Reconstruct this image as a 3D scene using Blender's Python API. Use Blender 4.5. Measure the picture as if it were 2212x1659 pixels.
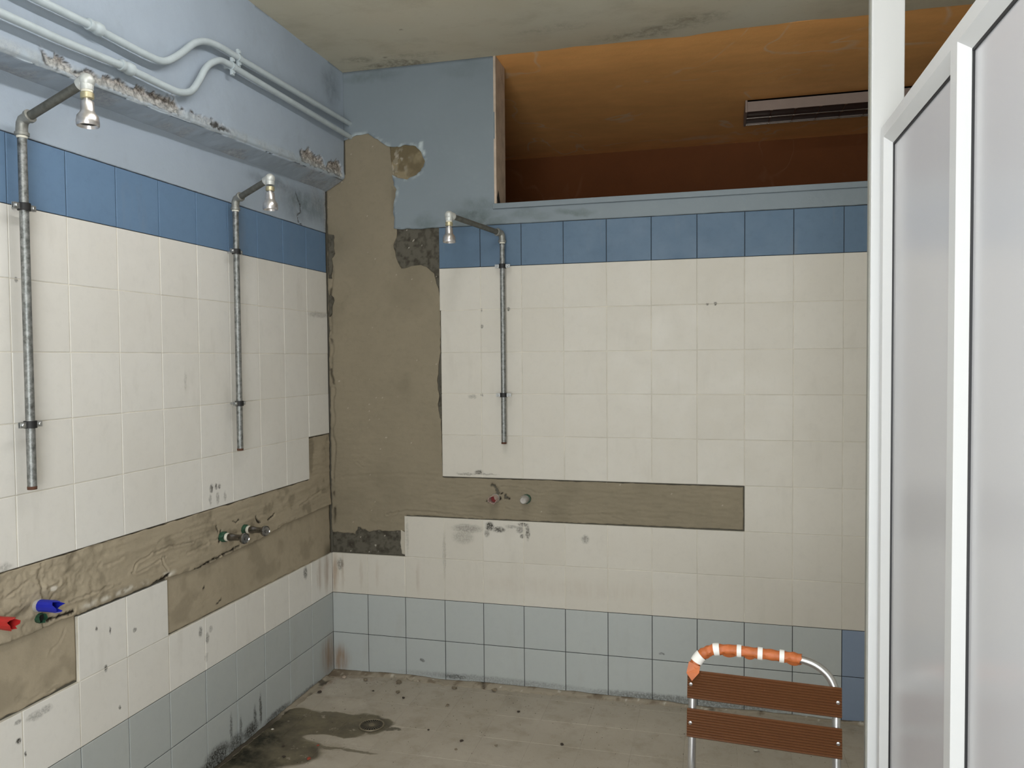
import bpy, bmesh, math, random
import numpy as np
from mathutils import Vector, Matrix

random.seed(4)
S = bpy.context.scene
for _o in list(bpy.data.objects):
    bpy.data.objects.remove(_o)
C = S.collection

# ------------------------------------------------------------------ camera, world, lights, exposure
cam_d = bpy.data.cameras.new('camera')
cam = bpy.data.objects.new('camera', cam_d)
C.objects.link(cam)
cam.location = (1.8635, -3.5326, 1.5755)
cam.rotation_euler = (1.5375, 0.0085, 0.2539)
cam_d.sensor_width = 36.0
cam_d.lens = 1676.1 / 2212 * 36.0
cam_d.clip_start = 0.02
S.camera = cam

W = bpy.data.worlds.new('world')
S.world = W
W.use_nodes = True
W.node_tree.nodes['Background'].inputs[0].default_value = (0.5, 0.55, 0.6, 1)
W.node_tree.nodes['Background'].inputs[1].default_value = 0.3

S.view_settings.view_transform = 'Standard'
S.view_settings.look = 'None'
S.view_settings.gamma = 1.0
S.view_settings.use_curve_mapping = False
S.view_settings.exposure = 0.0


def area(name, loc, sx, sy, power, col):
    d = bpy.data.lights.new(name, 'AREA')
    d.shape = 'RECTANGLE'
    d.size, d.size_y = sx, sy
    d.energy = power
    d.color = col
    o = bpy.data.objects.new(name, d)
    C.objects.link(o)
    o.location = loc
    return o


LAMP_POS = (1.10, -1.70, 2.985)      # bare tube lamp just above the frame
FILL_POS = (1.15, -3.15, 2.985)     # unseen bare tube lamp added as fill light, nearer the viewer
LAMP_W, FILL_W = 25.0, 14.0          # light given off by the two glass tubes
# daylight through the glazed door behind the viewer
o_ = area('daylight', (1.65, -3.96, 1.45), 1.3, 2.0, 60, (0.93, 0.975, 1.0))
o_.rotation_euler = (math.radians(90), 0, 0)

# ------------------------------------------------------------------ small helpers
CEIL = 2.985
T = 0.2


def lin(c):
    return tuple((x / 255 / 12.92) if x / 255 <= 0.04045 else ((x / 255 + 0.055) / 1.055) ** 2.4 for x in c) + (1.0,)


class NT:
    def __init__(self, name):
        self.m = bpy.data.materials.new(name)
        self.m.use_nodes = True
        self.t = self.m.node_tree
        self.t.nodes.clear()
        self.out = self.t.nodes.new('ShaderNodeOutputMaterial')
        self.b = self.t.nodes.new('ShaderNodeBsdfPrincipled')
        self.t.links.new(self.b.outputs[0], self.out.inputs[0])
        g = self.t.nodes.new('ShaderNodeNewGeometry')
        self.pos = g.outputs['Position']

    def n(self, typ, **kw):
        x = self.t.nodes.new(typ)
        for k, v in kw.items():
            setattr(x, k, v)
        return x

    def L(self, a, b):
        if hasattr(a, 'is_output'):
            self.t.links.new(a, b)
        else:
            b.default_value = a

    def noise(self, scale, detail=4, rough=0.55, vec=None, dist=0.0, stretch=None):
        x = self.n('ShaderNodeTexNoise')
        v = self.pos if vec is None else vec
        if stretch:
            m = self.n('ShaderNodeMapping')
            m.inputs['Scale'].default_value = stretch
            self.L(v, m.inputs['Vector'])
            v = m.outputs[0]
        self.L(v, x.inputs['Vector'])
        x.inputs['Scale'].default_value = scale
        x.inputs['Detail'].default_value = detail
        x.inputs['Roughness'].default_value = rough
        x.inputs['Distortion'].default_value = dist
        return x.outputs['Fac']

    def ramp(self, f, a, b, lo=0.0, hi=1.0, smooth=False):
        x = self.n('ShaderNodeMapRange')
        if smooth:
            x.interpolation_type = 'SMOOTHSTEP'
        self.L(f, x.inputs[0])
        x.inputs[1].default_value, x.inputs[2].default_value = a, b
        x.inputs[3].default_value, x.inputs[4].default_value = lo, hi
        return x.outputs[0]

    def math(self, op, a, b=0.0):
        x = self.n('ShaderNodeMath', operation=op)
        self.L(a, x.inputs[0])
        self.L(b, x.inputs[1])
        return x.outputs[0]

    def mix(self, f, a, b):
        x = self.n('ShaderNodeMix', data_type='RGBA')
        self.L(f, x.inputs[0])
        self.L(a, x.inputs[6])
        self.L(b, x.inputs[7])
        return x.outputs[2]

    def blobs(self, plane, lst, warp=0.02, wscale=18, soft=0.5):
        """plane 'xz','yz','xy'; each blob (a, b, ra, rb, strength), world metres."""
        ns = self.n('ShaderNodeTexNoise')
        self.L(self.pos, ns.inputs['Vector'])
        ns.inputs['Scale'].default_value = wscale
        ns.inputs['Detail'].default_value = 4
        s = self.n('ShaderNodeVectorMath', operation='SUBTRACT')
        self.L(ns.outputs['Color'], s.inputs[0])
        s.inputs[1].default_value = (0.5, 0.5, 0.5)
        s2 = self.n('ShaderNodeVectorMath', operation='SCALE')
        self.L(s.outputs[0], s2.inputs[0])
        s2.inputs['Scale'].default_value = warp * 2
        s3 = self.n('ShaderNodeVectorMath', operation='ADD')
        self.L(self.pos, s3.inputs[0])
        self.L(s2.outputs[0], s3.inputs[1])
        p = s3.outputs[0]
        acc = None
        for (a, b, ra, rb, st) in lst:
            c, iv = {'xz': ((a, 0, b), (1 / ra, 0, 1 / rb)), 'yz': ((0, a, b), (0, 1 / ra, 1 / rb)),
                     'xy': ((a, b, 0), (1 / ra, 1 / rb, 0))}[plane]
            q = self.n('ShaderNodeVectorMath', operation='SUBTRACT')
            self.L(p, q.inputs[0])
            q.inputs[1].default_value = c
            r = self.n('ShaderNodeVectorMath', operation='MULTIPLY')
            self.L(q.outputs[0], r.inputs[0])
            r.inputs[1].default_value = iv
            l = self.n('ShaderNodeVectorMath', operation='LENGTH')
            self.L(r.outputs[0], l.inputs[0])
            f = self.ramp(l.outputs['Value'], 1.25, 1.25 - soft * 1.1, 0.0, st, True)
            acc = f if acc is None else self.math('MAXIMUM', acc, f)
        return acc

    def attr(self):
        a = self.n('ShaderNodeAttribute', attribute_name='wear')
        s = self.n('ShaderNodeSeparateColor')
        self.L(a.outputs['Color'], s.inputs[0])
        return s.outputs[0], s.outputs[1], s.outputs[2]

    def bump(self, items):
        nrm = None
        for (h, st, dist) in items:
            b = self.n('ShaderNodeBump')
            self.L(h, b.inputs['Height'])
            b.inputs['Strength'].default_value = st
            b.inputs['Distance'].default_value = dist
            if nrm is not None:
                self.L(nrm, b.inputs['Normal'])
            nrm = b.outputs[0]
        self.L(nrm, self.b.inputs['Normal'])

    def done(self, col, rough=0.6, metal=0.0, spec=0.5):
        self.L(col, self.b.inputs['Base Color'])
        self.L(rough, self.b.inputs['Roughness'])
        self.L(metal, self.b.inputs['Metallic'])
        self.b.inputs['Specular IOR Level'].default_value = spec
        return self.m


def plain(name, rgb, rough=0.5, metal=0.0, var=0.12, vs=30, bump=0.0, bs=200, spec=0.5, dark=0.7):
    t = NT(name)
    c = lin(rgb)
    d = tuple(x * dark for x in c[:3]) + (1,)
    f = t.ramp(t.noise(vs, 5), 0.35, 0.75, 0, min(1, var * 3))
    if bump:
        t.bump([(t.noise(bs, 4), bump, 0.002)])
    return t.done(t.mix(f, c, d), rough, metal, spec)


# ------------------------------------------------------------------ mesh helpers
def link(name, me, mat, parent=None, label=None):
    o = bpy.data.objects.new(name, me)
    C.objects.link(o)
    if mat and not me.materials:
        me.materials.append(mat)
    if parent:
        o.parent = parent
    if label:
        o['label'] = label
    return o


def mesh(name, V, F, mat=None, parent=None, smooth=False, label=None):
    me = bpy.data.meshes.new(name)
    me.from_pydata([tuple(map(float, v)) for v in V], [], F)
    if smooth:
        me.polygons.foreach_set('use_smooth', [True] * len(me.polygons))
    me.update()
    return link(name, me, mat, parent, label)


def bm_obj(name, bm, mat, parent=None, smooth=False, label=None):
    bmesh.ops.recalc_face_normals(bm, faces=bm.faces)
    me = bpy.data.meshes.new(name)
    bm.to_mesh(me)
    bm.free()
    if smooth:
        me.polygons.foreach_set('use_smooth', [True] * len(me.polygons))
        try:
            me.set_sharp_from_angle(angle=math.radians(38))
        except Exception:
            pass
    return link(name, me, mat, parent, label)


def add_box(bm, a, b, bev=0.0):
    a, b = Vector(a), Vector(b)
    r = bmesh.ops.create_cube(bm, size=1.0, matrix=Matrix.Translation((a + b) / 2) @ Matrix.Diagonal((*(b - a), 1)))
    if bev:
        es = list({e for v in r['verts'] for e in v.link_edges})
        bmesh.ops.bevel(bm, geom=es, offset=bev, segments=2, affect='EDGES', profile=0.5)


def box(name, a, b, mat, parent=None, bev=0.0, label=None):
    bm = bmesh.new()
    add_box(bm, a, b, bev)
    return bm_obj(name, bm, mat, parent, False, label)


def frame_for(d):
    d = Vector(d).normalized()
    up = Vector((0, 0, 1)) if abs(d.z) < 0.9 else Vector((0, 1, 0))
    a = d.cross(up).normalized()
    return a, a.cross(d).normalized()


def add_tube(bm, pts, r, seg=14, cap=True, wob=None):
    pts = [Vector(p) for p in pts]
    rings = []
    a, b = frame_for(pts[1] - pts[0])
    for i, p in enumerate(pts):
        d = (pts[min(i + 1, len(pts) - 1)] - pts[max(i - 1, 0)]).normalized()
        a = (a - d * a.dot(d)).normalized()
        b = d.cross(a)
        rr = r[i] if isinstance(r, (list, tuple)) else r
        rings.append([bm.verts.new(p + (a * math.cos(2 * math.pi * k / seg) + b * math.sin(2 * math.pi * k / seg)) *
                                   (rr * (1 + (wob(i, k) if wob else 0)))) for k in range(seg)])
    for i in range(len(rings) - 1):
        for k in range(seg):
            bm.faces.new((rings[i][k], rings[i][(k + 1) % seg], rings[i + 1][(k + 1) % seg], rings[i + 1][k]))
    if cap:
        bm.faces.new(rings[0][::-1])
        bm.faces.new(rings[-1])
    return rings


def tube(name, pts, r, mat, parent=None, seg=14, label=None, cap=True, wob=None):
    bm = bmesh.new()
    add_tube(bm, pts, r, seg, cap, wob)
    return bm_obj(name, bm, mat, parent, True, label)


def add_lathe(bm, org, axis, prof, seg=20, cap0=True, cap1=True):
    """prof: (distance along axis, radius)"""
    org = Vector(org)
    d = Vector(axis).normalized()
    a, b = frame_for(d)
    rings = [[bm.verts.new(org + d * h + (a * math.cos(2 * math.pi * k / seg) + b * math.sin(2 * math.pi * k / seg)) * r)
              for k in range(seg)] for h, r in prof]
    for i in range(len(rings) - 1):
        for k in range(seg):
            bm.faces.new((rings[i][k], rings[i][(k + 1) % seg], rings[i + 1][(k + 1) % seg], rings[i + 1][k]))
    if cap0:
        bm.faces.new(rings[0][::-1])
    if cap1:
        bm.faces.new(rings[-1])
    return rings


def lathe(name, org, axis, prof, mat, parent=None, seg=20, label=None, cap0=True, cap1=True):
    bm = bmesh.new()
    add_lathe(bm, org, axis, prof, seg, cap0, cap1)
    return bm_obj(name, bm, mat, parent, True, label)


def thing(name, label, cat, loc=(0, 0, 0), rz=0.0, group=None, kind=None):
    o = bpy.data.objects.new(name, None)
    C.objects.link(o)
    o.empty_display_size = 0.05
    o.location = loc
    o.rotation_euler = (0, 0, rz)
    if label:
        o['label'] = label
    if cat:
        o['category'] = cat
    if group:
        o['group'] = group
    if kind:
        o['kind'] = kind
    return o


def tag(o, label=None, cat=None, group=None, kind=None):
    for k, v in (('label', label), ('category', cat), ('group', group), ('kind', kind)):
        if v:
            o[k] = v
    return o


def rel(parent, p):
    """world point to a parent that is only translated / turned about z"""
    q = Vector(p) - parent.location
    return Matrix.Rotation(-parent.rotation_euler.z, 3, 'Z') @ q


def catmull(P, n=6):
    P0 = [Vector(p) for p in P]
    P = [P0[0]]
    for a, b in zip(P0[:-1], P0[1:]):
        k_ = int((b - a).length / 0.06)
        if (b - a).length > 0.15:
            P += [a.lerp(b, i_ / k_) for i_ in range(1, k_)]
        P.append(b)
    out = []
    for i in range(len(P) - 1):
        p0, p1, p2, p3 = P[max(i - 1, 0)], P[i], P[i + 1], P[min(i + 2, len(P) - 1)]
        m = n if (p2 - p1).length < 0.5 else 3
        for k in range(m):
            t = k / m
            out.append(0.5 * ((2 * p1) + (p2 - p0) * t + (2 * p0 - 5 * p1 + 4 * p2 - p3) * t * t + (3 * p1 - p0 - 3 * p2 + p3) * t ** 3))
    out.append(P[-1])
    return out


# ------------------------------------------------------------------ numpy relief helpers
def vnoise(x, y, seed=0):
    xi, yi = np.floor(x).astype(np.int64), np.floor(y).astype(np.int64)
    fx, fy = x - xi, y - yi
    fx, fy = fx * fx * (3 - 2 * fx), fy * fy * (3 - 2 * fy)

    def H(a, b):
        n = (a * 374761393 + b * 668265263 + seed * 1442695041) & 0xffffffff
        n = ((n ^ (n >> 13)) * 1274126177) & 0xffffffff
        return ((n ^ (n >> 16)) & 0xffff) / 65535.0
    return (H(xi, yi) * (1 - fx) + H(xi + 1, yi) * fx) * (1 - fy) + (H(xi, yi + 1) * (1 - fx) + H(xi + 1, yi + 1) * fx) * fy


def fbm(x, y, s, oct=4, seed=0, g=0.5):
    r, a, t = 0, 1, 0
    for i in range(oct):
        r = r + a * vnoise(x * s + 17.3 * i + 100, y * s + 9.1 * i + 100, seed + i)
        t += a
        a *= g
        s *= 2.03
    return r / t


def sstep(a, b, x):
    t = np.clip((x - a) / (b - a), 0, 1)
    return t * t * (3 - 2 * t)


def dist_poly(x, y, line):
    best = np.full(x.shape, 9.0)
    for (x0, y0), (x1, y1) in zip(line[:-1], line[1:]):
        dx, dy = x1 - x0, y1 - y0
        t = np.clip(((x - x0) * dx + (y - y0) * dy) / (dx * dx + dy * dy + 1e-12), 0, 1)
        best = np.minimum(best, np.hypot(x - x0 - t * dx, y - y0 - t * dy))
    return best


def groove(x, y, line, width, depth, seed=1):
    wx = x + (fbm(x, y, 60, 2, seed) - .5) * 0.012
    wy = y + (fbm(x, y, 60, 2, seed + 7) - .5) * 0.012
    d = dist_poly(wx, wy, line)
    return -depth * np.exp(-(d / width) ** 2) + depth * 0.45 * np.exp(-((d - width * 2.2) / (width * 1.3)) ** 2)


def jag(poly, default=0.004, seg=0.012, seed=3):
    out = []
    n = len(poly)
    for i in range(n):
        a, b = poly[i], poly[(i + 1) % n]
        j = a[2] if len(a) > 2 else default
        dx, dy = b[0] - a[0], b[1] - a[1]
        L = math.hypot(dx, dy)
        m = max(1, int(L / seg)) if j > 0 else 1
        for k in range(m):
            t = k / m
            px, py = a[0] + dx * t, a[1] + dy * t
            if j > 0 and k > 0:
                o = (float(fbm(np.array([px]), np.array([py]), 28, 4, seed + i, 0.65)[0]) - 0.5) * 3.2 * j
                px += -dy / L * o
                py += dx / L * o
            out.append((px, py))
    return out


def inside(x, y, poly):
    r = np.zeros(x.shape, bool)
    n = len(poly)
    for i in range(n):
        x0, y0 = poly[i]
        x1, y1 = poly[(i + 1) % n]
        if y0 == y1:
            continue
        c = ((y0 > y) != (y1 > y)) & (x < (x1 - x0) * (y - y0) / (y1 - y0) + x0)
        r ^= c
    return r


MAPS = {
    'back': lambda u, v, h: (u, -h, v),
    'left': lambda u, v, h: (h, u, v),
    'floor': lambda u, v, h: (u, v, h),
}


def relief(name, poly, plane, step, hf, mat, parent, base=-0.012, jagd=0.004, seed=3, label=None, kind=None):
    """irregular slab: outline poly (u, v[, roughness of the edge]) on a plane, height and wear from hf"""
    P = jag(poly, jagd, seed=seed)
    pa = np.array(P)
    u0, v0 = pa.min(0) - step
    u1, v1 = pa.max(0) + step
    nu, nv = int((u1 - u0) / step) + 2, int((v1 - v0) / step) + 2
    U, V = np.meshgrid(u0 + np.arange(nu) * step, v0 + np.arange(nv) * step, indexing='ij')
    cu, cv = (U[:-1, :-1] + step / 2), (V[:-1, :-1] + step / 2)
    keep = inside(cu, cv, P)
    use = np.zeros((nu, nv), int)
    for a in (0, 1):
        for b in (0, 1):
            use[a:nu - 1 + a, b:nv - 1 + b] += keep
    edge = (use > 0) & (use < 4)
    bu, bv = U[edge], V[edge]
    best = np.full(bu.shape, 9.0)
    tu, tv = bu.copy(), bv.copy()
    n = len(P)
    for i in range(n):
        x0, y0 = P[i]
        x1, y1 = P[(i + 1) % n]
        dx, dy = x1 - x0, y1 - y0
        t = np.clip(((bu - x0) * dx + (bv - y0) * dy) / (dx * dx + dy * dy + 1e-12), 0, 1)
        qx, qy = x0 + t * dx, y0 + t * dy
        d = np.hypot(bu - qx, bv - qy)
        m = d < best
        best[m], tu[m], tv[m] = d[m], qx[m], qy[m]
    U[edge], V[edge] = tu, tv
    H, col = hf(U, V)
    idx = -np.ones((nu, nv), int)
    sel = use > 0
    idx[sel] = np.arange(sel.sum())
    X, Y, Z = MAPS[plane](U[sel], V[sel], H[sel])
    vs = np.stack([X, Y, Z], 1)
    a, b, c, d = idx[:-1, :-1][keep], idx[1:, :-1][keep], idx[1:, 1:][keep], idx[:-1, 1:][keep]
    quads = np.stack([a, b, c, d], 1)
    if plane == 'left':
        quads = quads          # (y, z) -> +x
    # skirt
    E = {}
    for q in (quads[:, [0, 1]], quads[:, [1, 2]], quads[:, [2, 3]], quads[:, [3, 0]]):
        for s, e in q.tolist():
            if (e, s) in E:
                del E[(e, s)]
            else:
                E[(s, e)] = 1
    ub, vb = U[sel], V[sel]
    extra, ex = {}, []
    nvs = len(vs)
    faces = quads.tolist()
    for s, e in E:
        for q in (s, e):
            if q not in extra:
                extra[q] = nvs + len(ex)
                ex.append(MAPS[plane](ub[q], vb[q], base))
        faces.append([e, s, extra[s], extra[e]])
    allv = np.vstack([vs, np.array(ex)]) if ex else vs
    me = bpy.data.meshes.new(name)
    me.from_pydata(allv.tolist(), [], faces)
    me.polygons.foreach_set('use_smooth', [True] * len(quads) + [False] * (len(faces) - len(quads)))
    ca = me.color_attributes.new('wear', 'FLOAT_COLOR', 'POINT')
    rgba = np.zeros((len(allv), 4))
    rgba[:, 3] = 1
    for k in range(3):
        if col[k] is not None:
            rgba[:nvs, k] = col[k][sel]
    ca.data.foreach_set('color', rgba.ravel().astype(np.float32))
    me.update()
    o = link(name, me, mat, parent, label)
    if kind:
        o['kind'] = kind
    return o


# ------------------------------------------------------------------ materials
BT = [(0.719, 0.758, 0.079, 0.022, 0.5), (0.83, 0.774, 0.023, 0.022, 1), (0.876, 0.761, 0.032, 0.016, 0.9), (0.938, 0.777, 0.032, 0.009, 0.5), (0.816, 0.74, 0.014, 0.018, 0.6), (0.978, 0.765, 0.02, 0.02, 0.6), (0.994, 0.79, 0.027, 0.011, 0.8), (1.016, 0.754, 0.011, 0.04, 0.8), (0.989, 0.735, 0.011, 0.011, 0.8), (1.291, 0.735, 0.019, 0.022, 0.55), (0.695, 0.716, 0.056, 0.036, 0.35), (0.778, 1.032, 0.021, 0.013, 0.9), (0.71, 1.021, 0.047, 0.007, 0.5), (0.807, 1.024, 0.069, 0.004, 0.5), (0.044, 0.547, 0.02, 0.033, 0.6), (0.799, 1.804, 0.007, 0.011, 0.7), (0.801, 1.725, 0.007, 0.011, 0.7), (0.931, 1.805, 0.009, 0.009, 1), (0.797, 1.402, 0.009, 0.009, 0.6), (0.749, 1.393, 0.023, 0.011, 0.4), (1.871, 1.807, 0.008, 0.008, 1), (1.836, 1.806, 0.008, 0.006, 0.9), (1.638, 0.23, 0.014, 0.006, 0.7), (0.478, 0.095, 0.015, 0.009, 0.8), (0.599, 0.621, 0.009, 0.12, 0.3), (0.408, 0.702, 0.009, 0.09, 0.25), (0.85, 0.03, 0.5, 0.02, 0.4), (1.75, 0.025, 0.5, 0.022, 0.65), (0.65, 0.03, 0.07, 0.014, 0.8)]
LT = [(-0.956, 1.086, 0.012, 0.016, 0.85), (-0.928, 1.087, 0.009, 0.013, 0.85), (-0.907, 1.087, 0.009, 0.011, 0.85), (-0.964, 1.043, 0.009, 0.024, 0.5), (-0.92, 1.042, 0.009, 0.025, 0.5), (-0.873, 1.041, 0.008, 0.022, 0.45), (-0.848, 0.976, 0.018, 0.018, 0.3), (-0.265, 0.57, 0.02, 0.031, 0.8), (-1.001, 0.522, 0.012, 0.021, 0.7), (-1.041, 0.559, 0.012, 0.021, 0.7), (-0.98, 0.55, 0.011, 0.014, 0.5), (-1.009, 0.45, 0.012, 0.018, 0.35), (-1.543, 0.743, 0.006, 0.009, 1), (-1.488, 0.718, 0.005, 0.011, 0.9), (-1.379, 0.682, 0.008, 0.009, 0.9), (-1.508, 0.603, 0.008, 0.01, 1), (-1.453, 0.456, 0.005, 0.009, 0.8), (-1.829, 0.527, 0.009, 0.01, 1), (-1.811, 0.479, 0.006, 0.008, 0.9), (-1.83, 0.58, 0.012, 0.008, 0.6), (-1.771, 0.573, 0.034, 0.013, 0.45), (-1.739, 0.575, 0.026, 0.011, 0.45), (-1.794, 1.804, 0.006, 0.008, 0.6), (-1.096, 1.499, 0.008, 0.034, 0.25), (-0.09, 1.795, 0.119, 0.015, 0.4), (-1.86, 1.015, 0.028, 0.018, 0.4),
      (-0.658, 0.09, 0.01, 0.075, 0.9), (-0.7, 0.07, 0.012, 0.06, 0.8), (-0.73, 0.035, 0.06, 0.035, 1), (-0.834, 0.03, 0.063, 0.045, 0.9), (-0.863, 0.10, 0.01, 0.07, 0.7), (-0.80, 0.08, 0.008, 0.05, 0.7), (-0.954, 0.04, 0.088, 0.045, 1), (-0.984, 0.02, 0.117, 0.04, 1), (-0.524, 0.015, 0.12, 0.022, 0.8), (-0.30, 0.01, 0.15, 0.012, 0.6)]
BD = [(0.015, 0.494, 0.021, 0.118, 0.8), (0.056, 0.508, 0.01, 0.094, 0.5), (0.157, 0.503, 0.01, 0.082, 0.35), (0.245, 0.508, 0.012, 0.07, 0.3), (0.461, 0.499, 0.012, 0.092, 0.3), (0.036, 0.06, 0.06, 0.085, 1), (1.2, 0.5, 0.6, 0.05, 0.12)]
LD = [(-0.133, 0.529, 0.028, 0.09, 0.7), (-0.063, 0.522, 0.029, 0.115, 0.8), (-0.05, 0.10, 0.09, 0.11, 1)]


def tile_mat(name, rgb, plane, stains, drips, mottle=0.25, dark=(0.86, 0.84, 0.80)):
    t = NT(name)
    c = lin(rgb)
    info = t.n('ShaderNodeObjectInfo')
    rnd = info.outputs['Random']
    alt = tuple(c[i] * dark[i] for i in range(3)) + (1,)
    col = t.mix(t.ramp(rnd, 0, 1, 0, 0.32), c, alt)
    col = t.mix(t.ramp(t.noise(3.0, 5, 0.6), 0.35, 0.75, 0, mottle * 1.6), col, alt)
    col = t.mix(t.ramp(t.noise(28, 6, 0.7), 0.5, 0.8, 0, mottle), col, tuple(c[i] * 0.72 for i in range(3)) + (1,))
    # fine dirt specks
    col = t.mix(t.ramp(t.noise(260, 3, 0.6), 0.70, 0.78, 0, 0.35), col, lin((95, 88, 78)))
    if drips:
        st = t.noise(60, 3, 0.6, stretch=(1.0, 1.0, 0.08))
        f = t.math('MULTIPLY', t.blobs(plane, drips, 0.012, 20, 0.9), t.ramp(st, 0.35, 0.6, 0.25, 1))
        col = t.mix(t.math('MULTIPLY', f, 0.75), col, lin((128, 100, 72)))
    # light grey water marks and smears
    st2 = t.noise(9, 4, 0.6, stretch=(1.0, 1.0, 0.25))
    col = t.mix(t.ramp(st2, 0.58, 0.75, 0, 0.16), col, lin((140, 134, 122)))
    if stains:
        br = t.ramp(t.noise(120, 5, 0.75), 0.38, 0.56, 0.25, 1)
        f = t.math('MULTIPLY', t.blobs(plane, stains, 0.008, 55, 0.7), br)
        col = t.mix(f, col, lin((38, 36, 28)))
    t.bump([(t.noise(14, 3), 0.25, 0.003), (t.noise(300, 3), 0.12, 0.0006)])
    return t.done(col, t.ramp(t.noise(12, 4), 0.3, 0.7, 0.42, 0.6), 0, 0.35)


M = {}


def zsel(lst, z0, z1):
    return [b for b in lst if b[1] + b[3] * 1.3 > z0 and b[1] - b[3] * 1.3 < z1]


M['white_b'] = tile_mat('white_tile_back_dimmed', (194, 190, 181), 'xz', zsel(BT, 0.4, 1.007), zsel(BD, 0.4, 1.007))  # same tile as the side wall, the back wall's weaker light put into the colour
M['high_b'] = tile_mat('white_tile_back_upper_dimmed', (194, 190, 181), 'xz', zsel(BT, 1.007, 2.0), None)  # upper rows, same darkening for weaker light in the colour
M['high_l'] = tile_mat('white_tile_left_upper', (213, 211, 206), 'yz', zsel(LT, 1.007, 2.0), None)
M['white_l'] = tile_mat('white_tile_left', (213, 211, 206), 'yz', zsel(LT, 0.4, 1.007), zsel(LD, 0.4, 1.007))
M['blue_b'] = tile_mat('blue_tile_back_dimmed', (84, 106, 127), 'xz', None, None, 0.5, (0.84, 0.86, 0.88))  # same border tile as the side wall, shaded in its colour
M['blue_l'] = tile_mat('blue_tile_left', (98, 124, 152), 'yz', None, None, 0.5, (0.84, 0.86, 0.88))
M['pale_b'] = tile_mat('pale_tile_back', (168, 172, 170), 'xz', zsel(BT, 0, 0.4), zsel(BD, 0, 0.4), 0.22, (0.86, 0.88, 0.90))
M['edge_b'] = tile_mat('bluer_pale_tile_back', (122, 136, 156), 'xz', zsel(BT, 0, 0.4), zsel(BD, 0, 0.4), 0.22, (0.86, 0.88, 0.90))
M['pale_l'] = tile_mat('pale_tile_left', (168, 172, 170), 'yz', zsel(LT, 0, 0.4), zsel(LD, 0, 0.4), 0.22, (0.86, 0.88, 0.90))


def render_mat(name, rgb, dark, light):
    t = NT(name)
    r, g, b = t.attr()
    c = lin(rgb)
    col = t.mix(t.ramp(t.noise(4, 5, 0.6), 0.35, 0.7, 0, 0.6), c, lin(light))
    col = t.mix(t.ramp(t.noise(35, 5, 0.7), 0.5, 0.75, 0, 0.35), col, tuple(x * 0.72 for x in c[:3]) + (1,))
    col = t.mix(t.ramp(t.noise(220, 3, 0.6), 0.66, 0.76, 0, 0.4), col, lin((80, 72, 60)))
    col = t.mix(r, col, lin(dark))
    col = t.mix(g, col, lin((190, 184, 172)))
    col = t.mix(b, col, lin((40, 35, 28)))
    t.bump([(t.noise(40, 5, 0.65), 0.35, 0.004), (t.noise(420, 3, 0.6), 0.35, 0.0012)])
    return t.done(col, 0.93, 0, 0.15)


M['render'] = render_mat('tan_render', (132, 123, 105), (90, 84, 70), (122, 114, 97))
M['render_l'] = render_mat('tan_render_side_lit', (158, 147, 127), (104, 96, 80), (146, 136, 117))  # brighter copy of the tan render, the side wall's stronger light in its colour
M['cement'] = render_mat('dark_cement', (84, 81, 72), (64, 60, 52), (94, 90, 80))
M['sandy'] = render_mat('sandy_mortar', (126, 114, 90), (96, 86, 66), (138, 126, 102))
M['dirt'] = render_mat('floor_dirt', (140, 131, 116), (100, 86, 70), (150, 142, 126))

BS = [(0.758, 2.242, 0.125, 0.048, 0.8), (0.525, 2.232, 0.082, 0.04, 0.5), (0.872, 2.214, 0.09, 0.03, 0.5), (1.006, 2.24, 0.088, 0.026, 0.4), (1.246, 2.241, 0.096, 0.021, 0.6), (1.083, 2.229, 0.065, 0.017, 0.3), (0.246, 2.95, 0.193, 0.03, 0.4), (0.72, 2.94, 0.136, 0.043, 0.2), (0.80, 2.30, 0.09, 0.05, 0.5)]
LS = [(-0.248, 2.30, 0.2, 0.086, 0.7), (-0.446, 2.348, 0.243, 0.03, 0.5), (-0.072, 2.315, 0.095, 0.09, 0.6), (-0.59, 2.347, 0.108, 0.029, 0.4), (-0.12, 2.88, 0.10, 0.10, 0.5)]


def paint_mat(name, rgb, plane, stains, stain_col=(74, 86, 84)):
    t = NT(name)
    r, g, b = t.attr()
    c = lin(rgb)
    col = t.mix(t.ramp(t.noise(2.2, 5, 0.6), 0.35, 0.7, 0, 0.5), c, tuple(x * 0.86 for x in c[:3]) + (1,))
    col = t.mix(t.ramp(t.noise(12, 5, 0.7), 0.55, 0.8, 0, 0.3), col, lin((132, 142, 145)))
    f = t.math('MULTIPLY', t.blobs(plane, stains, 0.05, 9, 0.9), t.ramp(t.noise(20, 5, 0.7), 0.3, 0.6, 0.3, 0.95))
    col = t.mix(f, col, lin(stain_col))
    col = t.mix(r, col, t.mix(t.ramp(t.noise(70, 5, 0.8), 0.38, 0.62), lin((74, 64, 58)), lin((176, 170, 162))))
    col = t.mix(g, col, lin((170, 180, 182)))
    col = t.mix(b, col, lin((46, 42, 38)))
    t.bump([(t.noise(18, 4, 0.6), 0.3, 0.004), (t.noise(260, 3, 0.6), 0.22, 0.001)])
    return t.done(col, 0.6, 0, 0.3)


M['paint_b'] = paint_mat('blue_paint_back_dimmed', (121, 131, 137), 'xz', BS)  # same paint as the side wall, the dim upper back wall painted in
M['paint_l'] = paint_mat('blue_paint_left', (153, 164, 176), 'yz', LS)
M['grout_w'] = plain('pale_grout', (214, 208, 194), 0.9, var=0.35, vs=9, dark=0.6)
M['grout_d'] = plain('dark_grout', (44, 46, 48), 0.9, var=0.2)

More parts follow.
